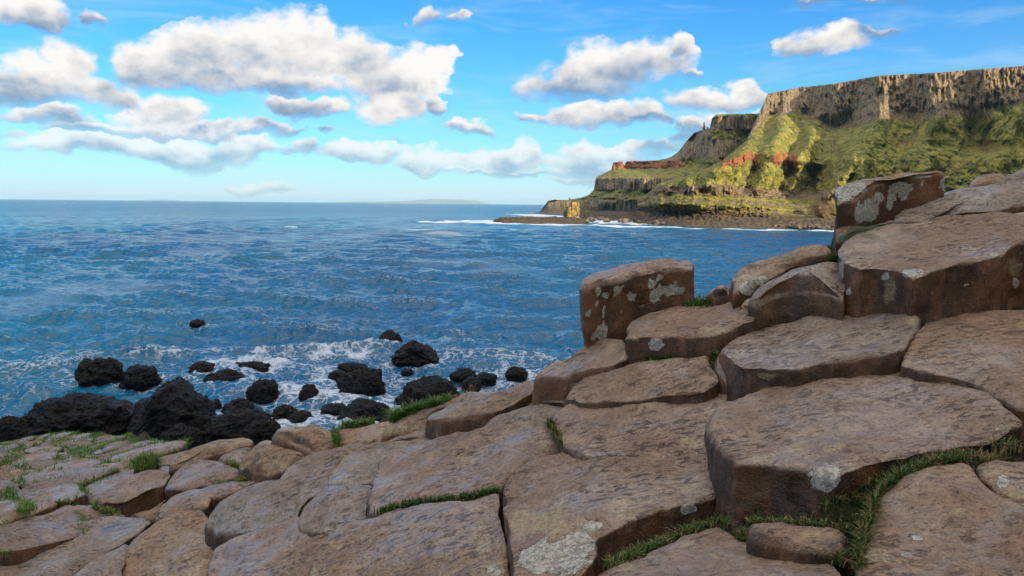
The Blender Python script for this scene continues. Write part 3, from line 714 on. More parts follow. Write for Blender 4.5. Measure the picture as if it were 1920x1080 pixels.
REG = np.array([(-150, 830), (0, 821), (60, 815), (130, 817), (210, 826), (260, 832), (322, 856), (320, 880), (262, 885), (200, 920), (182, 940), (150, 955), (100, 972), (30, 985), (-40, 1000), (-150, 1020)], float)
RW = pave_xy(REG[:, 0], REG[:, 1])[:, :2]


def inside(P, poly):
    x, y = P[:, 0], P[:, 1]; c = np.zeros(len(P), bool); n = len(poly)
    for i in range(n):
        x1, y1 = poly[i]; x2, y2 = poly[(i + 1) % n]
        with np.errstate(divide='ignore', invalid='ignore'):
            c ^= ((y1 > y) != (y2 > y)) & (x < (x2 - x1) * (y - y1) / (y2 - y1 + 1e-12) + x1)
    return c


rs = np.random.RandomState(11)
sp = 0.52
gx, gy = np.meshgrid(np.arange(-14, 1, sp), np.arange(3, 20, sp * .87))
gx = gx + (np.arange(gx.shape[0]) % 2)[:, None] * sp / 2
srow = np.repeat(np.arange(gx.shape[0]), gx.shape[1]); seeds = np.stack([gx.ravel(), gy.ravel()], 1); seeds += rs.uniform(-.17, .17, seeds.shape)
keep = inside(seeds, RW)
PAVE = []
for s, row_ in zip(seeds[keep], srow[keep]):
    poly = [s + np.array(v) for v in ((-.6, -.6), (.6, -.6), (.6, .6), (-.6, .6))]
    for q in seeds[(np.abs(seeds - s).max(1) < 1.3)]:
        if (q == s).all(): continue
        mid = (s + q) / 2; nn = (q - s) / np.linalg.norm(q - s); lim = mid @ nn - .012
        new = []
        for a, b in zip(poly, poly[1:] + poly[:1]):
            da, db = a @ nn - lim, b @ nn - lim
            if da <= 0: new.append(a)
            if da * db < 0: new.append(a + (b - a) * da / (da - db))
        poly = new
        if not poly: break
    if len(poly) >= 3: PAVE.append((s, np.array(poly), row_))
print('pavement stones', len(PAVE))
words = {'p': 'pinkish', 'b': 'brown', 'w': 'pale', 'g': 'grey', 'o': 'tan'}
PAVE_TOPS = []
ORD = ['first', 'second', 'third', 'fourth', 'fifth', 'sixth', 'seventh', 'eighth', 'ninth', 'tenth', 'eleventh', 'twelfth', 'thirteenth', 'fourteenth', 'fifteenth', 'sixteenth', 'seventeenth', 'eighteenth', 'nineteenth', 'twentieth'] + ['twenty ' + w for w in 'first second third fourth fifth sixth seventh eighth ninth'.split()] + ['thirtieth'] + ['thirty ' + w for w in 'first second third fourth fifth sixth seventh eighth ninth'.split()]
row0 = min(p[2] for p in PAVE)
for i, (s, poly, row_) in enumerate(PAVE):
    st = fbm(np.array([[s[0] * .7, s[1] * .7, 3.3]]), 2)[0] * .16 + rs.uniform(-.05, .05)
    sx = PSX * .4 + rs.uniform(-.10, .16); sy = rs.uniform(-.10, .08)
    zc_ = PZ0 + PSX * s[0] + PSY * s[1] + st - .02
    z = zc_ + sx * (poly[:, 0] - s[0]) + sy * (poly[:, 1] - s[1])
    O = np.concatenate([poly, z[:, None]], 1); PAVE_TOPS.append((s, poly, zc_, sx, sy))
    tk = rs.choice(list('ppbwgo'))
    o = build_stone(O, (sx, sy), .35, rs.uniform(.02, .05), rs.uniform(-.01, .03), tuple(.88 * v for v in TINT[tk]), 200 + i, step=.028, rough=1.3, cut=.14)
    rank = sum(1 for p in PAVE if p[2] == row_ and p[0][0] > s[0])
    high = 'raised' if st > .05 else ('sunken' if st < -.05 else 'level')
    tag(o, f"small {words[tk]} {high} stone, {ORD[min(rank, 30)]} from the right in the {ORD[min(row_ - row0, 38)]} row from the front", 'rock', 'small worn stones of the low pavement at the left')

# ------------------------------------------------------------------ more columns just outside the frame on the right, where the slope goes on
gx, gy = np.meshgrid(np.arange(.6, 4.2, .5), np.arange(.6, 4.6, .44)); gx = gx + (np.arange(gx.shape[0]) % 2)[:, None] * .25
sd_ = np.stack([gx.ravel(), gy.ravel()], 1) + rs.uniform(-.1, .1, (gx.size, 2))
big_ = [(z0, sx, sy, R) for (z0, sx, sy, R) in STONES[:len(PEND)]]
n_ = 0
for s in sd_:
    if s[0] < .72 * s[1] + .42: continue
    if min(np.linalg.norm(R - s, axis=1).min() if not inside(s[None], R)[0] else 0 for (_, _, _, R) in big_) < .27: continue
    cs_ = [(1 / (np.linalg.norm(R.mean(0) - s)) ** 4, z0 + sx * R[:, 0].mean() + sy * R[:, 1].mean()) for (z0, sx, sy, R) in big_]
    zc_ = sum(a * b for a, b in cs_) / sum(a for a, b in cs_) + .28 * (s[0] - .75 * s[1] - .3) + rs.uniform(-.07, .05) - .05
    k_ = 6; a_ = np.arange(k_) * math.tau / k_ + rs.uniform(0, 1); rr_ = rs.uniform(.225, .275, k_)
    poly = s + np.stack([np.cos(a_) * rr_, np.sin(a_) * rr_], 1)
    sx, sy = .15, .12
    O = np.concatenate([poly, (zc_ + sx * (poly[:, 0] - s[0]) + sy * (poly[:, 1] - s[1]))[:, None]], 1)
    tk = rs.choice(list('ppbg')); n_ += 1
    o = build_stone(O, (sx, sy), .35, .02, rs.uniform(-.01, .02), TINT[tk], 500 + n_, step=.02)
    tag(o, f"{words[tk]} stone beyond the right edge of the picture, {ORD[min(n_ - 1, 38) % 20]} of the {'near' if n_ <= 20 else 'far' if n_ <= 40 else 'farthest'} ones", 'rock', 'stones on the slope beyond the right edge')
print('off frame stones', n_)

# ------------------------------------------------------------------ ground between the stones
def seg_dist(P, poly):
    d = np.full(len(P), 1e9)
    for a, b in zip(poly, np.roll(poly, -1, 0)):
        ab = b - a; u = np.clip(((P - a) @ ab) / (ab @ ab + 1e-12), 0, 1)
        d = np.minimum(d, np.linalg.norm(P - a - u[:, None] * ab, axis=1))
    return d


def ground_heights(X, Y, reach):
    P = np.stack([X.ravel(), Y.ravel()], 1)
    zmin = np.full(len(P), 1e9); ins = np.zeros(len(P), bool); near = np.full(len(P), 1e9); near2 = np.full(len(P), 1e9)
    num = np.zeros(len(P)); den = np.zeros(len(P))
    for (z0, sx, sy, R) in STONES:
        Rs = R[::4]
        c = Rs.mean(0); rr = np.linalg.norm(Rs - c, axis=1).max()
        dc = np.linalg.norm(P - c, axis=1)
        zc = z0 + sx * c[0] + sy * c[1]
        near = np.minimum(near, np.maximum(dc - rr, reach))
        w = 1 / (dc + .05) ** 4; num += w * zc; den += w
        k = np.where(dc < rr + reach * 1.7)[0]
        if not len(k): continue
        d = seg_dist(P[k], Rs); i_ = inside(P[k], Rs)
        nd_ = np.where(i_, 0, d); near2[k] = np.minimum(near2[k], nd_)
        ins[k] |= i_ & (d > .012)
        z = z0 + sx * P[k, 0] + sy * P[k, 1] - np.where(i_, .30, .0)
        use = i_ | (d < reach * 1.6)
        zmin[k] = np.where(use, np.minimum(zmin[k], z), zmin[k])
    zi = num / den
    z = np.where(zmin < 1e8, zmin, zi - .05)
    near = np.where(near2 < 1e8, near2, near)
    return z, zi, ins, near


MOUNDS = [(1400, 952, 872, .05), (1460, 962, 876, .05), (1520, 966, 884, .05), (1575, 958, 892, .05), (1600, 935, 885, .06), (1630, 905, 875, .05), (1690, 880, 860, .04), (1750, 862, 848, .04), (1820, 850, 838, .03), (1890, 838, 812, .03), (1590, 985, 892, .10), (1350, 968, 850, .04)]


def ground_sheet(x0, x1, y0, y1, st, dz, reach, margin, name, extra=lambda X, Y, z: z):
    X, Y = np.meshgrid(np.arange(x0, x1, st), np.arange(y0, y1, st))
    z, zi, ins, near = ground_heights(X, Y, reach)
    nr, nc = X.shape
    z = z.reshape(nr, nc)
    for _ in range(2):      # soften
        z[1:-1, 1:-1] = .5 * z[1:-1, 1:-1] + .125 * (z[2:, 1:-1] + z[:-2, 1:-1] + z[1:-1, 2:] + z[1:-1, :-2])
    x, y = X.ravel(), Y.ravel(); z = z.ravel()
    P3 = np.stack([x, y, z * 0], 1)
    z = z - dz + .012 * fbm(P3 * 9, 3) + .03 * fbm(P3 * 2.2, 2) - np.where(ins, .03, 0)
    z = extra(x, y, z)
    if st < .05:
        for (mx_, my_, ry_, off_) in MOUNDS:
            dm = on_plane('r10', np.array(float(mx_)), np.array(float(ry_)))[1] - off_
            c_ = CAM + ray(float(mx_), float(my_)) * dm
            g_ = np.exp(-(((x - c_[0]) ** 2 + (y - c_[1]) ** 2) / .075 ** 2) ** 1.5)
            z = np.where(ins, z, np.maximum(z, z * (1 - g_) + (c_[2] + .006 * fbm(P3 * 30, 2)) * g_))
    qx_, qy_ = to_px(np.stack([x, y, zi - .05], 1))
    mg = np.where((y > 3.2) & (qx_ > 640) & (qx_ < 890), .10, 0.0)
    mg = np.where((y > 4.5) & (qx_ < 300), .30, mg)
    off = np.clip(near - mg, 0, 50)
    openside = (x < .62 * y - .1)
    z = np.where(openside, z - 3.0 * off, z - .22 * np.minimum(1, off * 5) + off * .12)
    z = np.maximum(z, -1.5)
    V = np.stack([x, y, z], 1)
    return V, grid_faces(nr, nc), ins, near


def soil_material():
    m, t = material("soil")
    P = t.n('ShaderNodeNewGeometry').outputs['Position']
    n = t.noise(P, 7, 5, .65); n2 = t.noise(P, 60, 4, .7)
    c = t.mix(t.ss(n, .4, .6), (0.030, 0.022, 0.014), (0.030, 0.042, 0.012))
    c = t.mix(t.ss(n2, .5, .7), c, (0.085, 0.062, 0.036))
    finish(t, c, .9, n2, 1, .015, spec=.2)
    return m


SOIL = soil_material()
V1, F1_, in1, nr1 = ground_sheet(-4.4, 3.4, 0.75, 5.2, .022, .035, .16, .0, 'ground')
V2, F2_, in2, nr2 = ground_sheet(-15, 5.4, 4.9, 22, .075, .05, .4, .55, 'ground')
keep2 = ~((V2[:, 0] > -4.3) & (V2[:, 1] < 5.1))
ok = keep2[F2_].all(1)
# cut faces that hang far off the edge
ground = mesh_obj('ground', np.vstack([V1, V2]), np.vstack([F1_, F2_[ok] + len(V1)]), SOIL)
tag(ground, kind='structure')

# ------------------------------------------------------------------ grass in the joints
GRASS = [  # photograph ellipses: x, y, rx, ry, density, blade length, dryness
    (1270, 560, 1, 1, 0, 0, 0),
    (1312, 562, 26, 14, 2, .05, .0), (1560, 478, 14, 16, 2, .05, .1), (1205, 673, 34, 6, 2.2, .03, .1), (1285, 668, 40, 6, 2, .03, .1), (1338, 672, 14, 14, 2, .045, .1),
    (1540, 700, 36, 7, 2, .03, .1), (1610, 690, 52, 7, 2, .03, .1), (1360, 735, 10, 26, 1.4, .03, .4), (1030, 800, 14, 18, 2, .05, .3), (1052, 838, 14, 12, 2, .04, .4), (1345, 870, 10, 50, 1.4, .03, .2),
    (820, 938, 110, 10, 3.2, .035, .12), (925, 922, 24, 12, 2.4, .035, .2), (712, 962, 20, 12, 2, .04, .4),
    (1395, 945, 60, 26, 2.6, .05, .12), (1470, 960, 90, 24, 3, .05, .12), (1570, 965, 60, 34, 3, .055, .35), (1625, 905, 50, 44, 3.2, .06, .35), (1700, 880, 70, 26, 3, .05, .12), (1790, 855, 70, 16, 2.6, .05, .25), (1870, 845, 60, 22, 3, .06, .6),
    (1600, 1010, 26, 60, 2.2, .05, .35), (1610, 1065, 22, 30, 2, .05, .35), (1300, 990, 70, 20, 2.4, .045, .25), (1220, 1015, 60, 18, 2.4, .045, .3), (1150, 1045, 30, 16, 1.6, .04, .4), (1460, 1022, 60, 10, 1.2, .025, .2), (1350, 965, 40, 20, 2, .045, .15),
    (640, 840, 14, 22, 2.4, .07, .1), (660, 812, 36, 10, 2.4, .08, .2), (790, 772, 60, 20, 3.4, .10, .05), (840, 760, 40, 12, 2, .06, .7), (890, 735, 40, 8, 1.2, .05, .8), (555, 940, 12, 26, 1.2, .04, .5), (440, 910, 40, 10, 1.8, .05, .4), (430, 868, 22, 8, 1.6, .05, .4),
    (60, 812, 90, 12, 3.2, .12, .05), (150, 820, 60, 10, 3, .10, .05), (215, 834, 50, 10, 2.2, .10, .1), (285, 838, 40, 8, 2.2, .10, .1), (150, 840, 26, 22, 3, .12, .05), (20, 870, 34, 22, 3, .11, .05), (30, 895, 26, 12, 2.6, .10, .1), (8, 922, 24, 16, 2.6, .10, .1),
    (150, 900, 44, 9, 2.6, .09, .05), (190, 890, 30, 10, 2.4, .09, .1), (270, 872, 34, 12, 2.8, .10, .1), (80, 912, 20, 14, 2.6, .09, .2), (45, 955, 24, 14, 2.6, .08, .1), (150, 938, 14, 10, 2, .07, .1), (190, 965, 30, 8, 2, .06, .2), (225, 852, 26, 12, 2.6, .10, .05),
    (10, 838, 40, 14, 2.6, .11, .05), (110, 862, 20, 8, 2, .09, .1), (280, 970, 40, 8, 1.5, .05, .3), (100, 830, 40, 14, 2.4, .11, .05), (30, 1060, 30, 12, 0, .05, .3), (5, 985, 10, 14, 1.5, .06, .1)]


def blades(roots, length, dry, seed, name='grass'):
    r = np.random.RandomState(seed); n = len(roots)
    ang = r.uniform(0, 2 * np.pi, n); L_ = length * r.uniform(.25, .95, n); wd = r.uniform(.0007, .0014, n) * (1 + roots[:, 1] * .25)
    dirv = np.stack([np.cos(ang), np.sin(ang), 0 * ang], 1); side = np.stack([-np.sin(ang), np.cos(ang), 0 * ang], 1)
    lean = r.uniform(.2, 1.5, n)
    up = np.array([0, 0, 1.0])
    def pt(f): return roots + up * (L_ * (f - .38 * lean * f * f))[:, None] + dirv * (L_ * lean * f * f * .75)[:, None]
    Vs = []
    for f, w in ((-.1, 1), (.4, .9), (.75, .6)):
        p = pt(f); Vs += [p - side * (wd * w)[:, None], p + side * (wd * w)[:, None]]
    Vs.append(pt(1.0))
    V = np.stack(Vs, 1).reshape(-1, 3)
    b = (np.arange(n) * 7)[:, None]
    Fq = np.concatenate([b + np.array([[0, 1, 3, 2]]), b + np.array([[2, 3, 5, 4]]), b + np.array([[4, 5, 6, 6]])], 0)
    h = np.clip(r.uniform(0, 1, n), 0, 1); isdry = r.uniform(0, 1, n) < dry
    lum = np.where((roots[:, 1] > 3.3), 1.9, 1.0)[:, None]
    g = np.stack([.020 + .055 * h, .050 + .085 * h, .007 + .012 * h], 1) * lum
    y = np.stack([.17 + .14 * h, .13 + .11 * h, .055 + .05 * h], 1)
    c = np.where(isdry[:, None], y, g)
    return V, Fq, np.repeat(c, 7, axis=0)


def grass_material():
    m, t = material("grass")
    c = t.attr('col', 'Color')
    p = t.n('ShaderNodeBsdfPrincipled', {'Base Color': c, 'Roughness': .5, 'Specular IOR Level': .35})
    tr = t.n('ShaderNodeBsdfTranslucent', {'Color': c})
    mx = t.n('ShaderNodeMixShader', {0: .3, 1: p.outputs[0], 2: tr.outputs[0]})
    t.n('ShaderNodeOutputMaterial', {0: mx.outputs[0]})
    return m


GM = grass_material()
GV = np.vstack([V1, V2[keep2]]); gin = np.concatenate([in1, in2[keep2]]); gnr = np.concatenate([nr1, nr2[keep2]])
cell = np.concatenate([np.full(len(V1), .022), np.full(keep2.sum(), .075)])
GX, GY = to_px(GV)
dens = np.zeros(len(GV)); gl = np.full(len(GV), .03); gd = np.zeros(len(GV))
for (x, y, rx, ry, dn, ln_, dry) in GRASS:
    u = ((GX - x) / rx) ** 2 + ((GY - y) / (ry * 1.2)) ** 2
    m_ = (u < 1.0) & (dn > 0)
    dens = np.where(m_, np.maximum(dens, dn), dens); gl = np.where(m_, ln_, gl); gd = np.where(m_, dry, gd)
pm = (GV[:, 1] > 5.0) & (GX < 330) & ~gin        # the joints of the low pavement are mostly green
dens = np.where(pm & (dens == 0) & (fbm(GV * 1.6, 2) > -.15) & (gnr < .5), 1.3, dens); gl = np.where(pm & (gl == .03), .07, gl)
dens = np.where(gin | (GV[:, 2] < 2.0), 0, dens)
rs = np.random.RandomState(5)
cnt = rs.poisson(np.clip(dens * cell ** 2 * 17000 / (1 + .10 * GV[:, 1] ** 1.3), 0, 60))
idx = np.repeat(np.arange(len(GV)), cnt)
R_ = [GV[idx] + np.stack([rs.uniform(-.5, .5, len(idx)) * cell[idx], rs.uniform(-.5, .5, len(idx)) * cell[idx], -.004 * np.ones(len(idx))], 1)]
L_l = [gl[idx] * rs.uniform(.7, 1.2, len(idx))]; D_l = [gd[idx] + .06]
STRIPS = [  # lower stone, photograph polyline along its edge, spread, count, length, dryness
    ('c3', [(1178, 674), (1245, 673), (1325, 665)], 2.5, 420, .026, .1), ('r10', [(1505, 705), (1560, 698)], 2.5, 260, .024, .3), ('r10', [(1590, 696), (1665, 690)], 2.5, 360, .026, .05),
    ('c8', [(708, 962), (760, 948), (830, 939), (900, 931), (932, 923)], 5, 2000, .034, .12), ('c3b', [(1338, 668), (1340, 675)], 5, 90, .05, 0), ('c2', [(1356, 735), (1366, 755)], 3, 60, .03, .5),
    ('c1', [(1330, 832), (1352, 878), (1370, 905)], 3, 200, .026, .2), ('c2', [(1033, 792), (1042, 814), (1055, 838)], 5, 260, .04, .35), ('c6', [(1028, 795), (1034, 805)], 4, 120, .05, .2),
    ('r14', [(1140, 1062), (1200, 1038), (1280, 1003), (1340, 984)], 7, 1500, .036, .3), ('s7', [(1288, 573), (1335, 568)], 5, 350, .055, .05), ('s4', [(1552, 490), (1572, 488)], 5, 160, .05, .1),
    ('r13', [(1402, 986), (1500, 988), (1585, 996)], 5, 700, .036, .35), ('r14', [(1385, 1010), (1440, 1018), (1510, 1036), (1575, 1056)], 6, 1500, .045, .3),
    ('r11', [(1648, 930), (1690, 896), (1750, 876), (1815, 864)], 5, 1300, .04, .25), ('r11', [(1645, 935), (1620, 1005), (1612, 1075)], 6, 900, .045, .35), ('r12', [(1835, 872), (1900, 864)], 4, 300, .04, .6),
    ('l10', [(548, 925), (562, 955)], 5, 110, .035, .5), ('l7', [(400, 912), (470, 900)], 5, 260, .05, .45), ('l5', [(425, 868), (446, 876)], 4, 160, .05, .3),
    ('c12', [(735, 790), (790, 772), (840, 758)], 6, 1700, .085, .05), ('c12', [(830, 762), (880, 742)], 4, 300, .05, .8), ('c11', [(628, 812), (636, 842)], 7, 420, .065, .1), ('c11', [(645, 801), (700, 794)], 4, 420, .06, .2),
    ('l6', [(190, 958), (225, 966)], 4, 200, .05, .3), ('l14', [(175, 950), (188, 960)], 5, 200, .05, .1)]
for key, pts, spr, n_, ln_, dry in STRIPS:
    pts = np.array(pts, float); u = rs.uniform(0, len(pts) - 1, int(n_ * 1.6))
    clump = fbm(np.stack([u * 3.1, u * 0, u * 0 + n_], 1), 2); u = u[clump > -.28]
    x_ = np.interp(u, np.arange(len(pts)), pts[:, 0]) + rs.normal(size=len(u)) * spr * .5; y_ = np.interp(u, np.arange(len(pts)), pts[:, 1]) + rs.normal(size=len(u)) * spr * .45
    R_.append(on_plane(key, x_, y_, -.006)); L_l.append(np.full(len(u), ln_) * rs.uniform(.6, 1.2, len(u))); D_l.append(np.full(len(u), dry))
for s_, poly, z_, sx, sy in PAVE_TOPS:     # joints of the low pavement, and turf that has grown over some of its stones
    pe = []
    for a_, b_ in zip(poly, np.roll(poly, -1, 0)):
        k_ = max(2, int(np.linalg.norm(b_ - a_) / .007)); pe.append(a_ + (b_ - a_) * rs.uniform(0, 1, (k_, 1)) + rs.normal(size=(k_, 2)) * .018)
    k_in = int(1500 * .25)
    pi_ = s_ + rs.uniform(-.3, .3, (k_in, 2))
    for q_, inner in ((np.vstack(pe), False), (pi_, True)):
        P_ = np.concatenate([q_, (z_ + sx * (q_[:, 0] - s_[0]) + sy * (q_[:, 1] - s_[1]))[:, None] - .015], 1)
        X_, Y_ = to_px(P_)
        e_ = np.zeros(len(P_), bool)
        for (x, y, rx, ry, dn, ln_, dry) in GRASS:
            if x < 340 and dn > 0: e_ |= ((X_ - x) / rx) ** 2 + ((Y_ - y) / ry) ** 2 < 1
        if not inner: e_ |= fbm(P_ * np.array([1.3, 1.3, 0]) + 3, 2) > -.02
        P_ = P_[e_]
        rep = 1 if inner else 2
        for _ in range(rep):
            R_.append(P_ + rs.normal(size=P_.shape) * .006); L_l.append(rs.uniform(.025, .07, len(P_))); D_l.append(np.full(len(P_), .08))
for (x, y, rx, ry, n_) in [(60, 816, 85, 7, 3600), (20, 842, 38, 6, 1100), (150, 842, 22, 13, 1700), (18, 874, 34, 12, 1700), (215, 838, 44, 6, 1200), (150, 898, 40, 5, 1100), (268, 873, 26, 6, 900), (285, 843, 30, 4, 700), (190, 890, 24, 5, 600), (90, 832, 40, 6, 900), (10, 920, 18, 10, 700), (48, 955, 16, 8, 600)]:
    q_ = rs.normal(size=(n_, 2)) * .5
    P_ = pave_xy(x + q_[:, 0] * rx, y + q_[:, 1] * ry); P_[:, 2] += fbm(P_ * 2.5, 2) * .04 - .01
    R_.append(P_); L_l.append(rs.uniform(.05, .10, n_)); D_l.append(np.full(n_, .06))
roots = np.vstack(R_); LL = np.concatenate(L_l); DD = np.concatenate(D_l)
print('grass blades', len(roots))
gv, gf, gc = blades(roots, LL, DD, 3)
q4 = gf[:2 * len(roots)]; t3 = gf[2 * len(roots):, :3]
go_ = mesh_obj('grass', gv, [tuple(f) for f in q4.tolist()] + [tuple(f) for f in t3.tolist()], GM, attrs={'col': gc}, smooth=False)
tag(go_, "short green and straw coloured grass in the joints between the stones", 'grass', kind='stuff')

# ------------------------------------------------------------------ black boulders in the surf
BOULD = [  # x centre, y of the waterline, width, y of the top, label
    (298, 822, 188, 726, "largest black boulder with a pointed hump, in the surf just beyond the low pavement"),
    (108, 822, 215, 758, "long low black boulder left of the largest one, behind the green turf"),
    (4, 830, 60, 786, "black boulder cut by the left edge of the picture"),
    (366, 798, 58, 738, "black boulder pressed against the right shoulder of the largest one"),
    (173, 719, 88, 677, "black domed boulder farther out at left, bigger of the two side by side"),
    (253, 720, 72, 691, "black boulder right beside the bigger domed one farther out at left"),
    (212, 770, 56, 754, "flat black rock peeping out between the long low boulder and the largest boulder"),
    (366, 611, 30, 601, "lone tiny black rock far out in the open water"),
    (375, 701, 50, 682, "small black rock, left of a pair of flat awash rocks"),
    (463, 701, 84, 683, "flat black rock with a long tail, right of a pair of awash rocks"),
    (415, 721, 74, 699, "oval black rock just below the pair of awash rocks"),
    (334, 716, 17, 708, "tiny dark rock tip between the domed pair and the oval rock"),
    (489, 754, 62, 716, "round black boulder standing alone right of the oval rock"),
    (401, 768, 24, 751, "small black stones at the right shoulder of the largest boulder"),
    (440, 777, 54, 753, "heap of small wet black stones in the foam"),
    (432, 828, 138, 780, "broad black boulder right of the largest one, by the pale long stone"),
    (502, 822, 46, 790, "black boulder at the right end of the broad one"),
    (530, 789, 56, 765, "black boulder, upper left of two overlapping ones by the pavement"),
    (559, 797, 50, 775, "black boulder, lower right of two overlapping ones by the pavement"),
    (576, 757, 42, 724, "small round black boulder with a foam collar in the middle of the surf"),
    (621, 781, 48, 761, "low black rock in front of the squarish boulder"),
    (669, 753, 95, 697, "squarish black boulder with a flat top in the middle of the surf"),
    (728, 652, 48, 622, "steep black boulder farthest out among the large ones"),
    (776, 679, 96, 644, "wide tent shaped black boulder right below the steep one"),
    (832, 670, 26, 664, "low rock tail at the right foot of the tent shaped boulder"),
    (658, 696, 58, 684, "awash rock just behind the squarish boulder"),
    (630, 711, 38, 699, "awash rock at the upper left of the squarish boulder"),
    (799, 772, 134, 719, "broad humped black boulder above the green grass tuft at the cliff edge"),
    (680, 800, 112, 762, "low dark ridge like boulder left of the broad humped one"),
    (763, 702, 24, 694, "tiny rock tip in the foam right of the squarish boulder"),
    (868, 710, 50, 695, "left rock of the low dark cluster near the thin stone's point"),
    (884, 728, 38, 709, "lowest rock of the low dark cluster"),
    (912, 716, 42, 703, "right rock of the low dark cluster"),
    (969, 708, 44, 691, "small black rock closest to the concave stone"),
    (933, 671, 40, 661, "flat awash rock out to the right of the tent shaped boulder"),
    (330, 842, 76, 803, "small wet boulder in the dark pool below the largest one"),
    (262, 818, 60, 795, "dark rock at the left foot of the largest boulder"),
]


def boulder_material():
    m, t = material("wet_black_rock")
    P = t.n('ShaderNodeNewGeometry').outputs['Position']
    n = t.noise(P, 2.5, 5, .65); n2 = t.noise(P, 14.0, 5, .7)
    v = t.vor(P, 9.0)
    c = t.mix(t.ss(n, .4, .65), (0.0022, 0.002, 0.0024), (0.008, 0.0055, 0.0045))
    c = t.mix(t.m('MULTIPLY', t.ss(n2, .58, .72), .5), c, (0.018, 0.015, 0.011))
    h = t.m('ADD', n2, t.m('MULTIPLY', v, .7))
    finish(t, c, t.lin(n2, .3, .7, .32, .75), h, 1.0, .16, spec=.38)
    return m


BLACK = boulder_material()


def ico(sub):
    import bmesh
    bm = bmesh.new(); bmesh.ops.create_icosphere(bm, subdivisions=sub, radius=1.0)
    V = np.array([v.co[:] for v in bm.verts]); Fc = [tuple(v.index for v in f.verts) for f in bm.faces]
    bm.free(); return V, Fc


ICO5, ICO4 = ico(6), ico(5)
BPOS = []
for i, (bx, by, bw, bt, lab) in enumerate(BOULD):
    c = sea_at(np.array(float(bx)), np.array(float(by) - 1))
    d = c[1]; wm = bw * d / F / 2; hm = (by - bt) * d / F / math.cos(math.atan(7 / d)) * 1.02
    V, Fc = (ICO5 if bw > 60 else ICO4)
    dep = min(wm * .85, max(hm * 1.3, wm * .5))
    sq = 2.6 if 'squarish' in lab else 2.15
    U = V / (np.abs(V[:, 0]) ** sq + np.abs(V[:, 1]) ** sq + np.abs(V[:, 2]) ** sq)[:, None] ** (1 / sq)
    so = i * 5.3
    k = 1 + .22 * fbm(V * 1.3 + so, 2) + .12 * ridge(V * 2.6 + so, 4) - .08
    U = U * k[:, None]
    if 'largest' in lab and i == 0: U[:, 2] += .30 * np.exp(-((U[:, 0] - .05) ** 2) / .10) * (U[:, 2] > 0) - .12 * (U[:, 0] < -.3)
    if 'tent' in lab: U[:, 2] *= np.clip(1.25 - .7 * np.abs(U[:, 0] + .15), .3, 1.3)
    top = U[:, 2].max(); lo, hi = U[:, 0].min(), U[:, 0].max()
    U[:, 0] = (U[:, 0] - (lo + hi) / 2) * 2 / (hi - lo)
    Z = U[:, 2] / top * hm * np.where(U[:, 2] > 0, 1, .8) - 0.0
    Q = np.stack([c[0] + U[:, 0] * wm * 1.04, c[1] + dep * .75 + U[:, 1] * dep, Z], 1)
    nn = V
    Q = Q + nn * (.06 * fbm(Q * 3.1 + so, 4, .6) * min(1.0, wm) + .018 * ridge(Q * 5 + so, 3) * min(1, wm))[:, None]
    o = mesh_obj('black_boulder' if bw > 40 else 'black_rock', Q, Fc, BLACK, loc=(c[0], c[1] + dep * .75, 0), smooth=True)
    tag(o, lab, 'boulder' if bw > 40 else 'rock', 'black rocks in the surf')
    BPOS.append((c[0], c[1] + dep * .75, wm, dep))
BPOS = np.array(BPOS)

# ------------------------------------------------------------------ sea
SURF = [  # surf lines: photograph polyline, width in metres, strength
    ([(805, 417), (860, 416), (905, 416), (935, 419), (1000, 421), (1090, 422), (1160, 425), (1215, 425)], 7, 1.0),
    ([(880, 415), (915, 414), (938, 417)], 9, 1.3),
    ([(1088, 409), (1110, 411), (1150, 416), (1215, 420)], 16, 1.0),
    ([(985, 402), (1010, 404), (1035, 406)], 14, .9),
    ([(1215, 425), (1280, 428), (1400, 431), (1470, 432), (1570, 434)], 3.5, 1.0),
    ([(1480, 432), (1570, 434)], 6, .9),
    ([(820, 437), (865, 441)], 5, .7), ([(770, 430), (800, 431)], 3, .5), ([(520, 426), (545, 426)], 3, .45), ([(960, 430), (1080, 433)], 3, .5), ([(1150, 437), (1240, 440)], 3, .35),
]
SLICK = [  # pale foam slicks: x, y, rx, ry, strength
    (380, 471, 75, 8, .8), (840, 492, 130, 8, 1.0), (930, 506, 90, 8, .8), (790, 487, 50, 5, .8), (180, 540, 130, 14, .7), (60, 560, 90, 12, .7), (500, 420, 120, 2, .3), (20, 580, 60, 10, .6), (1000, 510, 60, 6, .4), (230, 532, 80, 9, .55)]
WAVES = [  # swells about to break: photograph polyline, height, foam
    ([(290, 668), (380, 664), (480, 664), (560, 660), (640, 656), (700, 655)], .46, .16),
    ([(480, 668), (560, 663), (660, 660), (700, 662)], .10, .62),
    ([(850, 633), (900, 631), (960, 628), (1060, 627)], .40, .16),
    ([(0, 700), (60, 696), (150, 690)], .22, .2), ([(250, 595), (400, 590), (560, 588)], .25, .0), ([(560, 575), (700, 570), (830, 566)], .2, .0), ([(30, 640), (160, 636), (300, 640)], .2, .0)]


def radii():
    r = [6.0]
    while r[-1] < 30000:
        q = r[-1]
        k = .0032 if q < 70 else (.0032 + .0045 * min(1, (q - 70) / 300) if q < 900 else .05)
        r.append(q * (1 + k))
    return np.array(r)


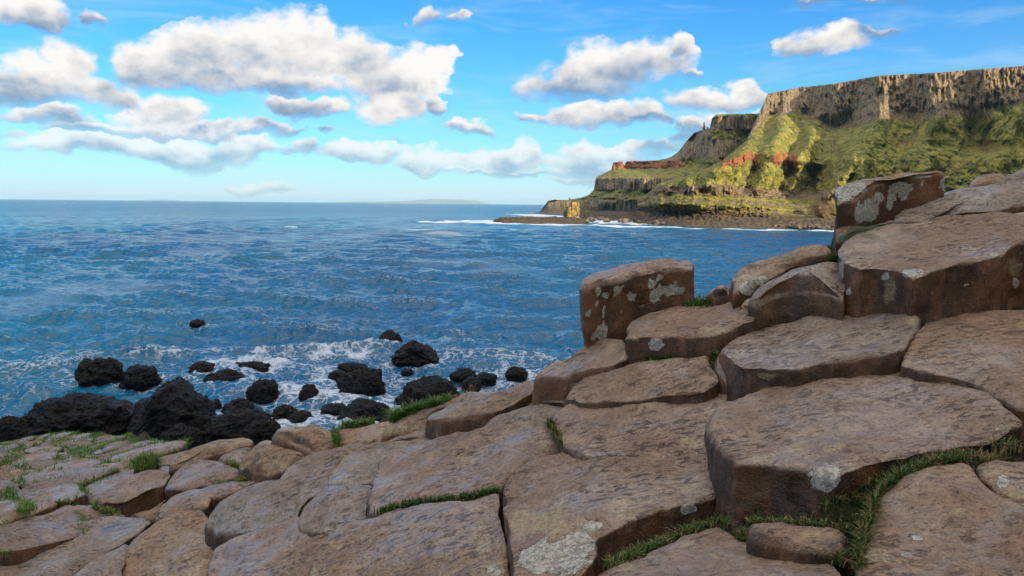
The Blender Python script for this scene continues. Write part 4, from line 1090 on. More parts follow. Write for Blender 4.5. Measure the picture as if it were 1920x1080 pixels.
RR = radii()
TH = np.arange(rad(-50), rad(47), rad(.082))
Rg, Tg = np.meshgrid(RR, TH, indexing='ij')
SX, SY = Rg * np.sin(Tg), Rg * np.cos(Tg)
print('sea', Rg.shape)
sx_, sy_ = SX.ravel(), SY.ravel(); rr_ = Rg.ravel()
drad = np.interp(rr_, RR[:-1], np.diff(RR)); dth = rr_ * rad(.082)
H = np.zeros_like(sx_); DX = np.zeros_like(sx_); DY = np.zeros_like(sx_)
rs = np.random.RandomState(21)
big = rr_ < 1000
gust = .8 + .5 * fbm(np.stack([sx_ / 60, sy_ / 60, 0 * sx_], 1), 2)
for k in range(64):
    lam = .38 * (30 ** (k / 63.0)) * rs.uniform(.93, 1.07)
    th = rad(200) + rs.normal() * rad(34) if lam > 1.5 else rad(200) + rs.normal() * rad(60)
    dx, dy = math.sin(th), math.cos(th)
    a = .0125 * lam ** .86 * rs.uniform(.6, 1.3)
    if lam > 4: a *= .75
    kk = 2 * math.pi / lam; ph = rs.uniform(0, 7)
    sp_ = np.abs(dx) * np.maximum(dth, drad * .2) + np.abs(dy) * drad
    wt = np.clip((lam / sp_ - 2.2) / 2.5, 0, 1) * gust
    arg = kk * (dx * sx_ + dy * sy_) + ph + .8 * 0
    H += a * wt * np.sin(arg)
    DX += a * wt * dx * np.cos(arg) * .85; DY += a * wt * dy * np.cos(arg) * .85


def poly_field(X, Y, pts, width):
    """distance to a polyline given in photograph pixels on the sea, signed in y"""
    W_ = sea_at(np.array([p[0] for p in pts], float), np.array([p[1] for p in pts], float))[:, :2]
    best = np.full(len(X), 1e9); sg = np.zeros(len(X)); par = np.zeros(len(X))
    m_ = (X > W_[:, 0].min() - 5 * width) & (X < W_[:, 0].max() + 5 * width) & (Y > W_[:, 1].min() - 5 * width) & (Y < W_[:, 1].max() + 5 * width)
    k = np.where(m_)[0]; Pk = np.stack([X[k], Y[k]], 1); b = best[k]; s = sg[k]
    for a, c in zip(W_[:-1], W_[1:]):
        ab = c - a; u = np.clip(((Pk - a) @ ab) / (ab @ ab), 0, 1); df = Pk - a - u[:, None] * ab
        d = np.linalg.norm(df, axis=1); up = d < b
        b = np.where(up, d, b); s = np.where(up, np.sign(df[:, 1]), s)
    best[k] = b; sg[k] = s
    return best, sg


foam = np.zeros_like(sx_); slick = np.zeros_like(sx_)
P2 = np.stack([sx_, sy_, 0 * sx_], 1)
near_ = rr_ < 75
kN = np.where(near_)[0]
PN = P2[kN]
# surf zone in front of the pavement
px_, py_ = to_px(P2[kN])
lace = fbm(PN * np.array([.22, .34, 1]), 3)
zone = sstep(py_, 630, 705) * sstep(px_, 1180, 1000) * (.08 + .20 * sstep(px_, 250, 620))
fN = zone + .30 * lace * sstep(py_, 600, 660)
bd = np.full(len(kN), 9.0)
for (cx, cy, a, b) in BPOS:
    q = np.sqrt(((PN[:, 0] - cx) / a) ** 2 + ((PN[:, 1] - cy) / b) ** 2)
    bd = np.minimum(bd, (q - 1) * min(a, b))
fN += .55 * np.exp(-(np.clip(bd, 0, 9) / .5) ** 2) * (.7 + .6 * fbm(PN * .9 + 4, 2))
foam[kN] = fN
wob = fbm(P2 * .12, 3)
for pts, wd, st in SURF:
    d, sg = poly_field(sx_, sy_, pts, wd)
    foam += st * np.exp(-(d / (wd * (1 + .5 * wob))) ** 2) * 1.1
for pts, hh, ff in WAVES:
    d, sg = poly_field(sx_, sy_, pts, 2.5)
    dd = d + .35 * wob
    H += hh * np.exp(-(dd / np.where(sg > 0, 1.15, .62)) ** 2)
    foam += ff * 1.0 * np.exp(-((d * sg + .25) / .55) ** 2) * (.75 + .9 * fbm(P2 * 1.1 + 2, 2)) * (d < 4)
kp = np.where(rr_ < 600)[0]
qx, qy = to_px(P2[kp])
sk = np.zeros(len(kp)); wn_ = fbm(P2[kp] * np.array([.05, .03, 1]), 4)
for (x, y, rx, ry, st) in SLICK:
    u = ((qx - x) / rx) ** 2 + ((qy - y + .02 * (qx - x)) / ry) ** 2
    sk = np.maximum(sk, st * np.clip(1.2 - u + .8 * wn_, 0, 1))
slick[kp] = sk
H *= np.where(slick > 0, 1 - .35 * slick, 1)
crest = np.clip((H - .17) / .2, 0, 1) * (rr_ < 90)
foam += crest * .22
SV = np.stack([sx_ + DX, sy_ + DY, H - 0.0], 1)


def sea_material():
    m, t = material("sea_water")
    geo = t.n('ShaderNodeNewGeometry'); P = geo.outputs['Position']
    dist = t.v('LENGTH', P)
    fa = t.attr('foam'); sl_ = t.attr('slick')
    l1 = t.noise(P, 1.3, 7, .72, .7); l2 = t.noise(P, 6.0, 6, .75, .5)
    vv = t.vor(t.v('ADD', P, t.v('MULTIPLY', t.n('ShaderNodeTexNoise', {'Vector': P, 'Scale': 2.6, 'Detail': 5.0}).outputs[1], (1.1, 1.1, 0))), 2.1, 'DISTANCE_TO_EDGE')
    lace = t.m('ADD', t.m('MULTIPLY', t.ss(vv, 0.0, .16, 1.0, 0.0), .36), t.m('ADD', t.m('MULTIPLY', l1, .55), t.m('MULTIPLY', l2, .55)))
    ff = t.m('ADD', fa, t.m('MULTIPLY', t.m('SUBTRACT', lace, .62), 1.5))
    fm = t.m('MULTIPLY', t.ss(ff, .30, 1.1), .9)
    far = t.ss(dist, 60, 250)
    ff2 = t.m('ADD', fa, t.m('MULTIPLY', t.m('SUBTRACT', t.noise(P, .35, 5, .7), .5), .9))
    fm = t.m('MAXIMUM', t.m('MULTIPLY', fm, t.m('SUBTRACT', 1.0, far)), t.m('MULTIPLY', t.ss(ff2, .30, .55), far))
    c = t.mix(t.ss(t.noise(t.v('MULTIPLY', P, (1, .5, 1)), .02, 4, .6), .35, .65), (0.0005, 0.084, 0.190), (0.001, 0.122, 0.205))
    c = t.mix(t.ss(dist, 90, 500), c, (0.0005, 0.095, 0.195))
    c = t.mix(t.m('MULTIPLY', t.ss(fa, .05, .6), .2), c, (0.02, 0.10, 0.14))
    c = t.mix(t.m('MULTIPLY', sl_, .42), c, (0.26, 0.34, 0.42))
    cf = t.mix(fm, c, t.mix(l2, (0.30, 0.40, 0.52), (0.74, 0.79, 0.84)))
    # ripples: several sizes, the smallest only near by
    PA = t.v('MULTIPLY', P, (1.0, 1.5, 1.0))
    b0 = t.m('MULTIPLY', t.noise(PA, 5.5, 4, .6), .036)
    b1 = t.m('MULTIPLY', t.noise(PA, 1.6, 4, .6), .13)
    b2 = t.m('MULTIPLY', t.noise(PA, .42, 4, .62), t.lin(dist, 30, 160, .0, .85))
    b3 = t.m('MULTIPLY', t.noise(PA, .10, 4, .62), t.lin(dist, 120, 500, .0, 4.0))
    b4 = t.m('MULTIPLY', t.noise(PA, .025, 3, .62), t.lin(dist, 500, 2500, .0, 14.0))
    h = t.m('ADD', t.m('ADD', b0, b1), t.m('ADD', b2, t.m('ADD', b3, b4)))
    h = t.m('ADD', h, t.m('MULTIPLY', fm, .03))
    bmp = t.n('ShaderNodeBump', {'Height': h, 'Strength': 1.0, 'Distance': .8})
    rough = t.m('ADD', t.m('ADD', t.lin(dist, 20, 600, .08, .2), t.m('MULTIPLY', fm, .6)), t.m('MULTIPLY', sl_, .12))
    p = t.n('ShaderNodeBsdfPrincipled', {'Base Color': cf, 'Roughness': rough, 'IOR': 1.33, 'Normal': bmp.outputs[0]})
    t.put(p, 'Specular IOR Level', t.m('MULTIPLY', t.lin(fm, 0, 1, .5, .1), t.ss(dist, 60, 500, 1.0, .45)))
    t.n('ShaderNodeOutputMaterial', {0: p.outputs[0]})
    return m


SEA = sea_material()
sea = mesh_obj('sea', SV, grid_faces(*Rg.shape)[:, ::-1], SEA, attrs={'foam': foam, 'slick': slick})
tag(sea, kind='structure')

# ------------------------------------------------------------------ cliffs
def land_material():
    m, t = material("cliff_rock_and_grass")
    P = t.n('ShaderNodeNewGeometry').outputs['Position']
    ks = t.n('ShaderNodeSeparateXYZ', {0: t.attr('kind', 'Vector')})
    rk, red, br = ks.outputs
    n1 = t.noise(P, .05, 5, .6); n2 = t.noise(P, .25, 5, .65); n3 = t.noise(P, 1.1, 4, .7)
    gr = t.mix(t.ss(n2, .36, .64), (0.080, 0.092, 0.018), (0.285, 0.262, 0.064))
    gr = t.mix(t.m('MULTIPLY', t.ss(n1, .5, .68), .45), gr, (0.34, 0.27, 0.08))
    gr = t.mix(t.m('MULTIPLY', t.ss(n3, .5, .7), .5), gr, (0.035, 0.045, 0.016))
    brc = t.mix(n2, (0.075, 0.048, 0.022), (0.17, 0.10, 0.042))
    gr = t.mix(t.ss(t.m('ADD', br, t.m('MULTIPLY', t.m('SUBTRACT', n2, .5), 1.2)), .4, .7), gr, brc)
    PS = t.v('MULTIPLY', P, (1.0, 1.0, .16))
    st = t.noise(PS, .75, 5, .7, .3)
    rc = t.mix(t.ss(st, .36, .62), (0.070, 0.055, 0.042), (0.380, 0.285, 0.165))
    rc = t.mix(t.m('MULTIPLY', t.ss(n3, .56, .7), .7), rc, (0.36, 0.31, 0.23))
    rc = t.mix(t.m('MULTIPLY', t.ss(n2, .60, .70), .45), rc, (0.09, 0.10, 0.03))
    tide = t.ss(t.n('ShaderNodeSeparateXYZ', {0: P}).outputs[2], 1.5, 9.0, .62, 0.0)
    rc = t.mix(tide, rc, (0.035, 0.030, 0.024))
    rf = t.ss(t.m('ADD', rk, t.m('MULTIPLY', t.m('SUBTRACT', t.noise(P, .35, 5, .7), .5), 1.1)), .38, .62)
    c = t.mix(rf, gr, rc)
    rd = t.ss(t.m('ADD', red, t.m('MULTIPLY', t.m('SUBTRACT', t.noise(P, .16, 5, .7), .5), 2.0)), .45, .70)
    c = t.mix(rd, c, t.mix(n2, (0.15, 0.05, 0.028), (0.42, 0.17, 0.075)))
    h = t.m('ADD', t.m('MULTIPLY', n2, 2.4), t.m('MULTIPLY', n3, 1.1))
    h = t.m('ADD', h, t.m('MULTIPLY', t.m('MULTIPLY', st, rf), 3.4))
    finish(t, c, .92, h, 1.0, .4, spec=.15)
    return m


LAND = land_material()


def loft(name, xs, lines, nx, seg, noise, kindf, label=None):
    """lines: feature lines from the waterline up; each (xkeys, ykeys, depthkeys) in photograph pixels / metres"""
    X = np.linspace(xs[0], xs[1], nx)
    Ys, Ds = [], []
    for (kx, ky, kd) in lines:
        Ys.append(np.interp(X, kx, ky)); Ds.append(np.interp(X, kx, kd))
    Ys, Ds = np.array(Ys), np.array(Ds)
    for i in range(len(Ys) - 2, -1, -1): Ys[i] = np.maximum(Ys[i], Ys[i + 1] + .05)
    rows, rd, rv = [], [], []
    for i, k in enumerate(seg):
        for s in np.linspace(0, 1, k, endpoint=(i == len(seg) - 1)):
            rows.append(Ys[i] * (1 - s) + Ys[i + 1] * s); rd.append(Ds[i] * (1 - s) + Ds[i + 1] * s); rv.append(np.full(nx, i + s))
    PY, D, VV = np.array(rows), np.array(rd), np.array(rv)
    PX = np.broadcast_to(X, PY.shape)
    PX, PY, D, kd_ = noise(PX, PY, D, VV)
    V = at(PX.ravel(), PY.ravel(), D.ravel()).reshape(*PX.shape, 3)
    lw_ = sstep(VV, 2.2, 3.0) * (1 - sstep(VV, len(seg) - 2.3, len(seg) - 1.6)) * (1 - .6 * kd_[..., 0])
    V[..., 1] -= lw_ * (3.2 * fbm(V * .045, 3) + 2.2 * fbm(V * .16 + 5, 3, .6))
    return PX, PY, D, VV, V, kd_


def bump1(x, c, w):
    return np.exp(-((x - c) / w) ** 2)


def dep_sea(y, x=1300, z=0.0):
    return sea_at(np.array([float(x)]), np.array([float(y)]), z)[0, 1]


# --- the amphitheatre: feature lines read off the photograph -----------------
KX = [1085, 1195, 1240, 1300, 1350, 1400, 1440, 1500, 1560, 1650, 1750, 1850, 1920, 2100]
SKY_Y = [398, 378, 342, 325, 305, 263, 176, 164, 158, 142, 137, 129, 124, 112]
COLB = [398, 378, 343, 326, 306, 264, 214, 208, 236, 216, 207, 203, 192, 190]
SPUR = [398, 378, 344, 327, 307, 272, 262, 258, 262, 262, 262, 262, 262, 262]
RED1 = [398, 378, 345, 328, 308, 286, 290, 296, 300, 300, 300, 300, 300, 300]
RED2 = [398, 378, 346, 329, 312, 304, 305, 309, 318, 320, 320, 320, 320, 320]
LEDG = [398, 378, 348, 348, 349, 352, 356, 358, 362, 362, 362, 362, 362, 362]
LEDB = [398, 380, 362, 364, 366, 367, 370, 372, 376, 376, 376, 376, 376, 376]
ROC1 = [398, 386, 378, 382, 386, 388, 390, 396, 400, 400, 400, 400, 400, 400]
ROC2 = [399, 396, 400, 402, 404, 407, 409, 412, 417, 418, 418, 418, 418, 418]
SHOR = [406, 419, 423, 427, 428, 428, 430, 431, 432, 432, 432, 432, 432, 432]
d0 = np.array([dep_sea(y, x) for x, y in zip(KX, SHOR)])
PL = d0 + np.array([60, 45, 40, 40, 40, 42, 45, 50, 50, 50, 50, 50, 50, 50])          # foot of the slopes
TOPD = np.array([470, 430, 420, 430, 445, 480, 560, 575, 545, 520, 505, 490, 480, 450.])
def mixd(a): return PL * (1 - a) + TOPD * a
LN = [(KX, [y + 3 for y in SHOR], d0 - 6), (KX, SHOR, d0), (KX, ROC2, PL), (KX, ROC1, PL + 6), (KX, LEDB, mixd(.22)), (KX, LEDG, mixd(.26)), (KX, RED2, mixd(.35)), (KX, RED1, mixd(.375)), (KX, SPUR, mixd(.56)), (KX, COLB, TOPD - 26), (KX, SKY_Y, TOPD), ([1085, 2100], [96 + 300, 90], [900, 900])]
LN[-1] = (KX, [y - .5 for y in SKY_Y], TOPD + 260)


def amph_noise(PX, PY, D, VV):
    q = np.stack([PX / 60, PY / 60, VV * 0], -1)
    land = sstep(VV, 1.0, 1.6) * (1 - sstep(VV, 9.9, 10.2))
    up = sstep(VV, 3.8, 5.2) * (1 - sstep(VV, 8.6, 9.6))
    # spurs and gullies running down the slope
    lean = PX + (PY - 250) * .38 + 12 * fbm(np.stack([PX / 60, PY / 60, 0 * PX + 11], -1), 2)
    sp = 0
    for c, w, a in ((1372, 26, 18), (1432, 15, -20), (1462, 18, 22), (1497, 11, -18), (1522, 15, 12), (1562, 26, -28), (1625, 34, 26), (1700, 30, -8), (1740, 40, 14), (1830, 30, -10), (1890, 30, 12)):
        sp = sp + a * bump1(lean, c, w)
    D = D - up * (sp + 6 * fbm(np.stack([lean / 26, PY / 90, 0 * PX], -1), 4))
    low = sstep(VV, 2.0, 3.0) * (1 - sstep(VV, 5.6, 6.6))
    D = D - low * (20 * bump1(lean, 1330, 60) - 26 * bump1(lean, 1540, 46) + 12 * bump1(lean, 1600, 16) + 10 * fbm(np.stack([PX / 26, PY / 26, 0 * PX + 3], -1), 4))
    D = D + sstep(VV, 7.6, 9.2) * np.interp(PX, [1440, 1520, 1560, 1600, 1648, 1708, 1752, 1820, 1846, 1920, 2100], [0, 10, -22, -12, -54, -36, -72, -46, -68, -48, -60])
    # rock bands: broken columns
    rock = np.zeros_like(PX)
    colm = sstep(VV, 8.75, 9.15) * (1 - sstep(VV, 10.0, 10.1))
    rock = np.maximum(rock, colm)
    bandl = sstep(VV, 3.75, 4.05) * (1 - sstep(VV, 4.95, 5.15)); rock = np.maximum(rock, bandl * .95)
    band2 = bump1(VV, 3.35, .28) + bump1(VV, 2.75, .2); rock = np.maximum(rock, np.clip(band2, 0, 1) * .6)
    rock = np.maximum(rock, (1 - sstep(VV, 2.2, 2.7)))
    rock = rock * np.where((VV > 2.5) & (VV < 6), .62 + .75 * sstep(fbm(np.stack([PX / 16, PY / 9, 0 * PX + 21], -1), 3), -.25, .25), 1)
    gully = np.clip(-sp / 14, 0, 1) * up; rock = np.maximum(rock, gully * .38)
    rock = np.where((VV > 8) & (VV < 9) & (PX > 1540) & (PX < 1860), np.maximum(rock, .52 * sstep(VV, 8.3, 8.8)), rock)
    cx = ridge(np.stack([PX / 7.5, PY / 70, 0 * PX], -1), 3)
    blocks = fbm(np.stack([PX / 24, PY / 90, 0 * PX + 7], -1), 3)
    D = D - rock * sstep(VV, 2.3, 2.8) * (2.2 * cx * (1 + .5 * colm) + (3 + 5 * colm) * blocks + colm * 4 * fbm(np.stack([PX / 9, PY / 14, 0 * PX + 3], -1), 3))
    D = D + 0 * PX
    PY = PY + land * (1.1 * fbm(np.stack([PX / 14, VV * 2.2, 0 * PX], -1), 3)) * (1 - sstep(VV, 9.2, 10.0)) + sstep(VV, 9.8, 10) * .8 * fbm(np.stack([PX / 10, 0 * PX, 0 * PX], -1), 3)
    PY = PY + bandl * 2.2 * fbm(np.stack([PX / 12, 0 * PX + 5, 0 * PX], -1), 3) + colm * (1 - sstep(VV, 9.2, 10)) * 9 * fbm(np.stack([PX / 26, 0 * PX + 9, 0 * PX], -1), 3)
    # boulder strewn foot
    ft = bump1(VV, 1.7, .75)
    PY = PY - ft * 1.5 * ridge(np.stack([PX / 5, VV * 6, 0 * PX], -1), 3) * .7
    D = D - ft * 4 * fbm(np.stack([PX / 6, VV * 8, 0 * PX], -1), 3)
    VR = VV + .45 * fbm(np.stack([PX / 11, PY / 14, 0 * PX + 15], -1), 3)
    red = np.clip(1.15 * sstep(VR, 5.85, 6.1) * (1 - sstep(VR, 6.85, 7.25)), 0, 1) * (sstep(PX, 1345, 1358) * (1 - sstep(PX, 1418, 1424)) + sstep(PX, 1440, 1448) * (1 - sstep(PX, 1484, 1500)))
    D = D - red * 4 * cx
    brn = .9 * bump1(PX, 1545, 34) * bump1(PY, 392, 22) + .55 * bump1(PX, 1690, 60) * bump1(PY, 262, 16) + .6 * bump1(PX, 1850, 70) * bump1(PY, 275, 22) + .6 * bump1(PX, 1730, 50) * bump1(PY, 345, 20) + .5 * bump1(PX, 1700, 30) * bump1(PY, 300, 20)
    return PX, PY, D, np.stack([np.clip(rock, 0, 1), np.clip(red, 0, 1), np.clip(brn, 0, 1)], -1)


_, _, _, VV, VA, KA = loft('cliff', (1195, 2100), LN, 900, [3, 24, 26, 36, 26, 46, 26, 50, 46, 70, 6], amph_noise, None)
cliff = mesh_obj('cliff', VA.reshape(-1, 3), grid_faces(*VA.shape[:2])[:, ::-1], LAND, attrs={'kind': KA.reshape(-1, 3)})
tag(cliff, kind='structure')

# --- the headland behind it ------------------------------------------------
HX = [985, 1012, 1028, 1040, 1062, 1090, 1104, 1114, 1118, 1146, 1150, 1166, 1171, 1175, 1205, 1232, 1256, 1272, 1286, 1302, 1318, 1331, 1335, 1342, 1380, 1430, 1470]
HS = [402, 398, 377, 374.5, 376, 371, 366, 356, 333, 319, 305, 303, 312, 303, 302, 301, 296, 285, 266, 249, 244, 240, 222, 215, 214, 213, 208]
def hk(keys, ys, dd): return (keys, ys, dd)
hd = lambda v: np.interp(HX, [985, 1040, 1110, 1200, 1330, 1470], v)
H1 = [655, 640, 590, 500, 520, 560]; H2 = [660, 645, 620, 515, 540, 580]; H3 = [680, 665, 740, 700, 605, 640]
HB = list(np.interp(HX, [985, 1110, 1200, 1470], [400.8, 401.5, 405, 407]))
hb = np.array([dep_sea(y, x) for x, y in zip(HX, HB)])
def mx(a): return [max(s, v) for s, v in zip(HS, a)]
one = np.ones(len(HX))
LH = [(HX, [y + 2 for y in HB], hb - 8), (HX, HB, hb), (HX, mx(374 + 0 * one), hd(H1)), (HX, mx(368 + 0 * one), hd(H1) + 8), (HX, mx(356 + 0 * one), hd(H2)),
      (HX, mx(334 + 0 * one), hd(H2) + 5), (HX, mx(316 + 0 * one), hd(H3) - 40), (HX, mx(303 + 0 * one), hd(H3) - 34), (HX, mx(250 + 0 * one), hd(H3) - 6),
      (HX, HS, hd(H3)), (HX, [y - .3 for y in HS], hd(H3) + 120)]


def head_noise(PX, PY, D, VV):
    land = sstep(VV, 1.2, 1.8) * (1 - sstep(VV, 8.9, 9.1))
    rock = (1 - sstep(VV, 1.85, 2.05)); rock = np.maximum(rock, sstep(VV, 3.9, 4.05) * (1 - sstep(VV, 4.95, 5.1))); rock = np.maximum(rock, bump1(VV, 2.6, .35) * .8)
    rock = np.maximum(rock, sstep(VV, 6.9, 7.3) * sstep(PX, 1230, 1262))
    hi = (VV > 7) & (PX > 1335) & (PX < 1420); rock = np.where(hi & (PY > 242) & (PY < 262), .25, rock)
    rock = np.where((VV >= 8.9), rock * .4, rock)
    cx = ridge(np.stack([PX / 6, PY / 60, 0 * PX], -1), 3)
    D = D - land * rock * (4 * cx + 14 * fbm(np.stack([PX / 30, PY / 70, 0 * PX + 2], -1), 3))
    D = D - land * (1 - rock) * 6 * fbm(np.stack([PX / 16, PY / 10, 0 * PX + 6], -1), 4)
    D = D - land * 26 * (bump1(PX, 1345, 26) - bump1(PX, 1300, 26)) * sstep(VV, 5.5, 7)
    inner = (1 - sstep(VV, 8.7, 9.0))
    PY = PY + land * inner * 1.0 * fbm(np.stack([PX / 13, VV * 2, 0 * PX + 8], -1), 3)
    PY = PY + sstep(VV, 8.7, 9.0) * .9 * fbm(np.stack([PX / 6, 0 * PX, 0 * PX + 3], -1), 3)
    red = sstep(VV, 5.95, 6.1) * (1 - sstep(VV, 7.0, 7.15)) * sstep(PX, 1143, 1147) * (1 - sstep(PX, 1268, 1300))
    red = np.maximum(red, (VV > 6.9) * (PX > 1143) * (PX < 1234) * 1.0)
    return PX, PY, D, np.stack([np.clip(rock, 0, 1), np.clip(red, 0, 1), 0 * PX], -1)


_, _, _, _, VH, KH = loft('headland', (985, 1470), LH, 700, [3, 44, 14, 20, 36, 30, 22, 40, 40, 6], head_noise, None)
head = mesh_obj('headland', VH.reshape(-1, 3), grid_faces(*VH.shape[:2])[:, ::-1], LAND, attrs={'kind': KH.reshape(-1, 3)})
tag(head, kind='structure')


# --- low rock platform and the spit --------------------------------------------
def shore_strip(name, front, back, zc, seed, nx, ny):
    fx = [p[0] for p in front]; bx_ = [p[0] for p in back]
    X = np.linspace(fx[0], fx[-1], nx)
    F_ = sea_at(X, np.interp(X, fx, [p[1] for p in front])); B_ = sea_at(X, np.interp(X, bx_, [p[1] for p in back]))
    s = np.linspace(0, 1, ny)[:, None, None]
    V = F_[None] * (1 - s) + B_[None] * s
    u = s[..., 0] * np.ones((1, nx)); e = np.minimum(1, np.minimum((X - X[0]), (X[-1] - X)) / 12)[None]
    prof = np.interp(u, [0, .1, .3, .8, 1], [-.6, .55, 1, 1, -.6])
    q = V / 5 + seed
    V[..., 2] = prof * zc * e + (.55 * fbm(q, 4) + .40 * ridge(q * 2.1, 3) - .3) * np.clip(prof, 0, 1) * min(1.6, zc)
    kd = np.zeros((*u.shape, 3)); kd[..., 0] = 1; kd[..., 2] = 0
    o = mesh_obj(name, V.reshape(-1, 3), grid_faces(ny, nx), LAND, attrs={'kind': kd.reshape(-1, 3)})
    tag(o, kind='structure'); return o


shore_strip('rocky_shore', [(1086, 410), (1120, 413), (1165, 417), (1215, 421), (1250, 425), (1290, 428), (1350, 428.5), (1420, 430), (1480, 430.5), (1580, 432.5)],
            [(1086, 403.5), (1120, 403), (1165, 404), (1215, 406), (1250, 409), (1290, 411), (1350, 413), (1420, 415), (1480, 418), (1580, 421)], 2.6, 3, 420, 70)
shore_strip('rocky_spit', [(925, 416), (945, 419), (1000, 420.5), (1050, 421), (1100, 421.5)], [(925, 414.5), (945, 414), (1000, 412.5), (1050, 411.5), (1100, 411.5)], 1.3, 8, 260, 40)

# --- the sea stack: a bundle of columns --------------------------------------
def prism_bundle(name, cols, mat, kind=None, seed=1):
    V, Fc = [], []
    r = random.Random(seed)
    for (x, y, z0, z1, ra) in cols:
        n = 6; b = len(V); a0 = r.random()
        lv = [z0 + (z1 - z0) * k / 7 for k in range(8)]
        for k, z in enumerate(lv):
            rr = ra * (1 + .16 * (r.random() - .5)) * (1 if k < 7 else .8)
            jx, jy = (r.random() - .5) * ra * .22, (r.random() - .5) * ra * .22
            for i in range(n):
                a = a0 + i * math.tau / n
                V.append((x + jx + rr * math.cos(a), y + jy + rr * math.sin(a), z))
        for k in range(7):
            for i in range(n):
                Fc.append((b + k * n + i, b + k * n + (i + 1) % n, b + (k + 1) * n + (i + 1) % n, b + (k + 1) * n + i))
        Fc.append(tuple(b + 7 * n + i for i in range(n)))
    V = np.array(V); kd = np.zeros((len(V), 3)); kd[:, 0] = .62
    return mesh_obj(name, V, Fc, mat, loc=(float(V[:, 0].mean()), float(V[:, 1].mean()), float(V[:, 2].min())), smooth=False, attrs={'kind': kd})


sp0 = sea_at(np.array(1072.0), np.array(415.0)); dS = sp0[1]; mpp = dS / F
cols = []
r = random.Random(3)
for k in range(46):
    fx = r.uniform(-1, 1); fy = r.uniform(-1, 1)
    if fx > -.15: zt = 36 - 3 * abs(fx - .35) - r.uniform(0, 3)
    else: zt = 25 + 6 * (fx + 1) - r.uniform(0, 5) - (5 if fx < -.8 else 0)
    cols.append((sp0[0] + fx * 12.0 * mpp, dS + fy * 2.0, .3, .3 + zt * mpp, r.uniform(.55, .95)))
m2, t2 = material("sunlit_stack_rock")
P_ = t2.n('ShaderNodeNewGeometry').outputs['Position']
n_ = t2.noise(P_, .8, 5, .7)
finish(t2, t2.mix(t2.ss(n_, .38, .6), (0.09, 0.062, 0.03), (0.36, 0.28, 0.10)), .9, n_, 1, .5, spec=.1)
stk = prism_bundle('sea_stack', cols, m2, seed=5)
tag(stk, "yellowish sunlit rock stack standing on the low spit in front of the headland", 'sea stack')
# --- chimney pinnacles on the ridge --------------------------------------
def pinnacle(px, py0, py1, w, d, label):
    b = at(np.array(float(px)), np.array(float(py0) + 3), np.array(d)); tz = at(np.array(float(px)), np.array(float(py1)), np.array(d))[2]
    k = d / F
    cs = [(b[0], b[1], b[2] - 4, tz, w * k * .5), (b[0] + w * k * .5, b[1] + .6, b[2] - 4, b[2] + (tz - b[2]) * .72, w * k * .45), (b[0] - w * k * .5, b[1], b[2] - 4, b[2] + (tz - b[2]) * .55, w * k * .45)]
    o = prism_bundle('rock_pinnacle', cs, LAND, seed=int(px)); tag(o, label, 'rock pinnacle', 'pinnacles on the headland ridge')
pinnacle(1319.5, 246, 229, 2.6, 615.0, "tallest thin chimney like rock pinnacle on the headland ridge")
pinnacle(1326, 243, 238.5, 3.0, 615.0, "short stubby rock pinnacle just right of the tallest one on the ridge")
pinnacle(1068, 378, 370.5, 2.6, 640.0, "tiny rock knob on the low far end of the headland")

# --- loose stones on the beach ---------------------------------------------------
rs = np.random.RandomState(9)
VB, FB = ico(2); allV, allF, off_ = [], [], 0
for k in range(520):
    px = rs.uniform(1330, 1600) if k < 420 else rs.uniform(1100, 1330)
    py = np.interp(px, [1100, 1330, 1440, 1600], [406, 412, 415, 421]) + rs.uniform(-3, 9)
    p = sea_at(np.array(px), np.array(py + 4.5), 0)[1]
    b = at(np.array(px), np.array(py), np.array(p))
    s_ = rs.uniform(.4, 1.5) * (1.5 if rs.rand() < .12 else 1)
    U = VB * np.array([1, 1, .7]) * s_ * (1 + .3 * pn(VB * 1.7 + k))[:, None]
    allV.append(U + np.array([b[0], b[1], max(.3, b[2])])); allF += [(a + off_, c_ + off_, e_ + off_) for a, c_, e_ in FB]; off_ += len(VB)
m3, t3_ = material("beach_stone")
P_ = t3_.n('ShaderNodeNewGeometry').outputs['Position']
n_ = t3_.noise(P_, .6, 4, .7)
finish(t3_, t3_.mix(t3_.ss(n_, .4, .6), (0.04, 0.034, 0.028), (0.19, 0.16, 0.12)), .9, n_, 1, .2, spec=.1)
bs = mesh_obj('beach_stones', np.vstack(allV), allF, m3, smooth=False)
tag(bs, "loose boulders strewn along the foot of the cliff", 'boulders', kind='stuff')

# --- hills out of frame to the right and behind: they throw the shade ------------------
HXg, HYg = np.meshgrid(np.arange(-420, 900, 9.0), np.arange(-520, 470, 9.0))
# coast line of the bay as distance inland
coast = [(-420, -150), (-120, -70), (-20, -28), (30, -12), (62, 10), (92, 60), (132, 120), (168, 190), (196, 240), (225, 300), (300, 400), (420, 520)]
Pg = np.stack([HXg.ravel(), HYg.ravel()], 1)
dl = np.full(len(Pg), 1e9); sgn = np.ones(len(Pg))
for a, c_ in zip(coast[:-1], coast[1:]):
    a = np.array(a, float); c_ = np.array(c_, float); ab = c_ - a
    u = np.clip(((Pg - a) @ ab) / (ab @ ab), 0, 1); df = Pg - a - u[:, None] * ab; d_ = np.linalg.norm(df, axis=1)
    s2 = np.sign(df[:, 0] * ab[1] - df[:, 1] * ab[0]); up_ = d_ < dl
    dl = np.where(up_, d_, dl); sgn = np.where(up_, s2, sgn)
inl = dl * sgn
Hmax = np.interp(Pg[:, 1], HILLY, HILLH) if 'HILLY' in globals() else np.interp(Pg[:, 1], [-520, -150, -60, 20, 120, 200, 300, 470], [80, 80, 74, 42, 44, 112, 110, 97])
hz_ = Hmax * sstep(inl, -6, 115) + 5 * fbm(np.concatenate([Pg / 55, 0 * Pg[:, :1]], 1), 4) * sstep(inl, 0, 60) - 3
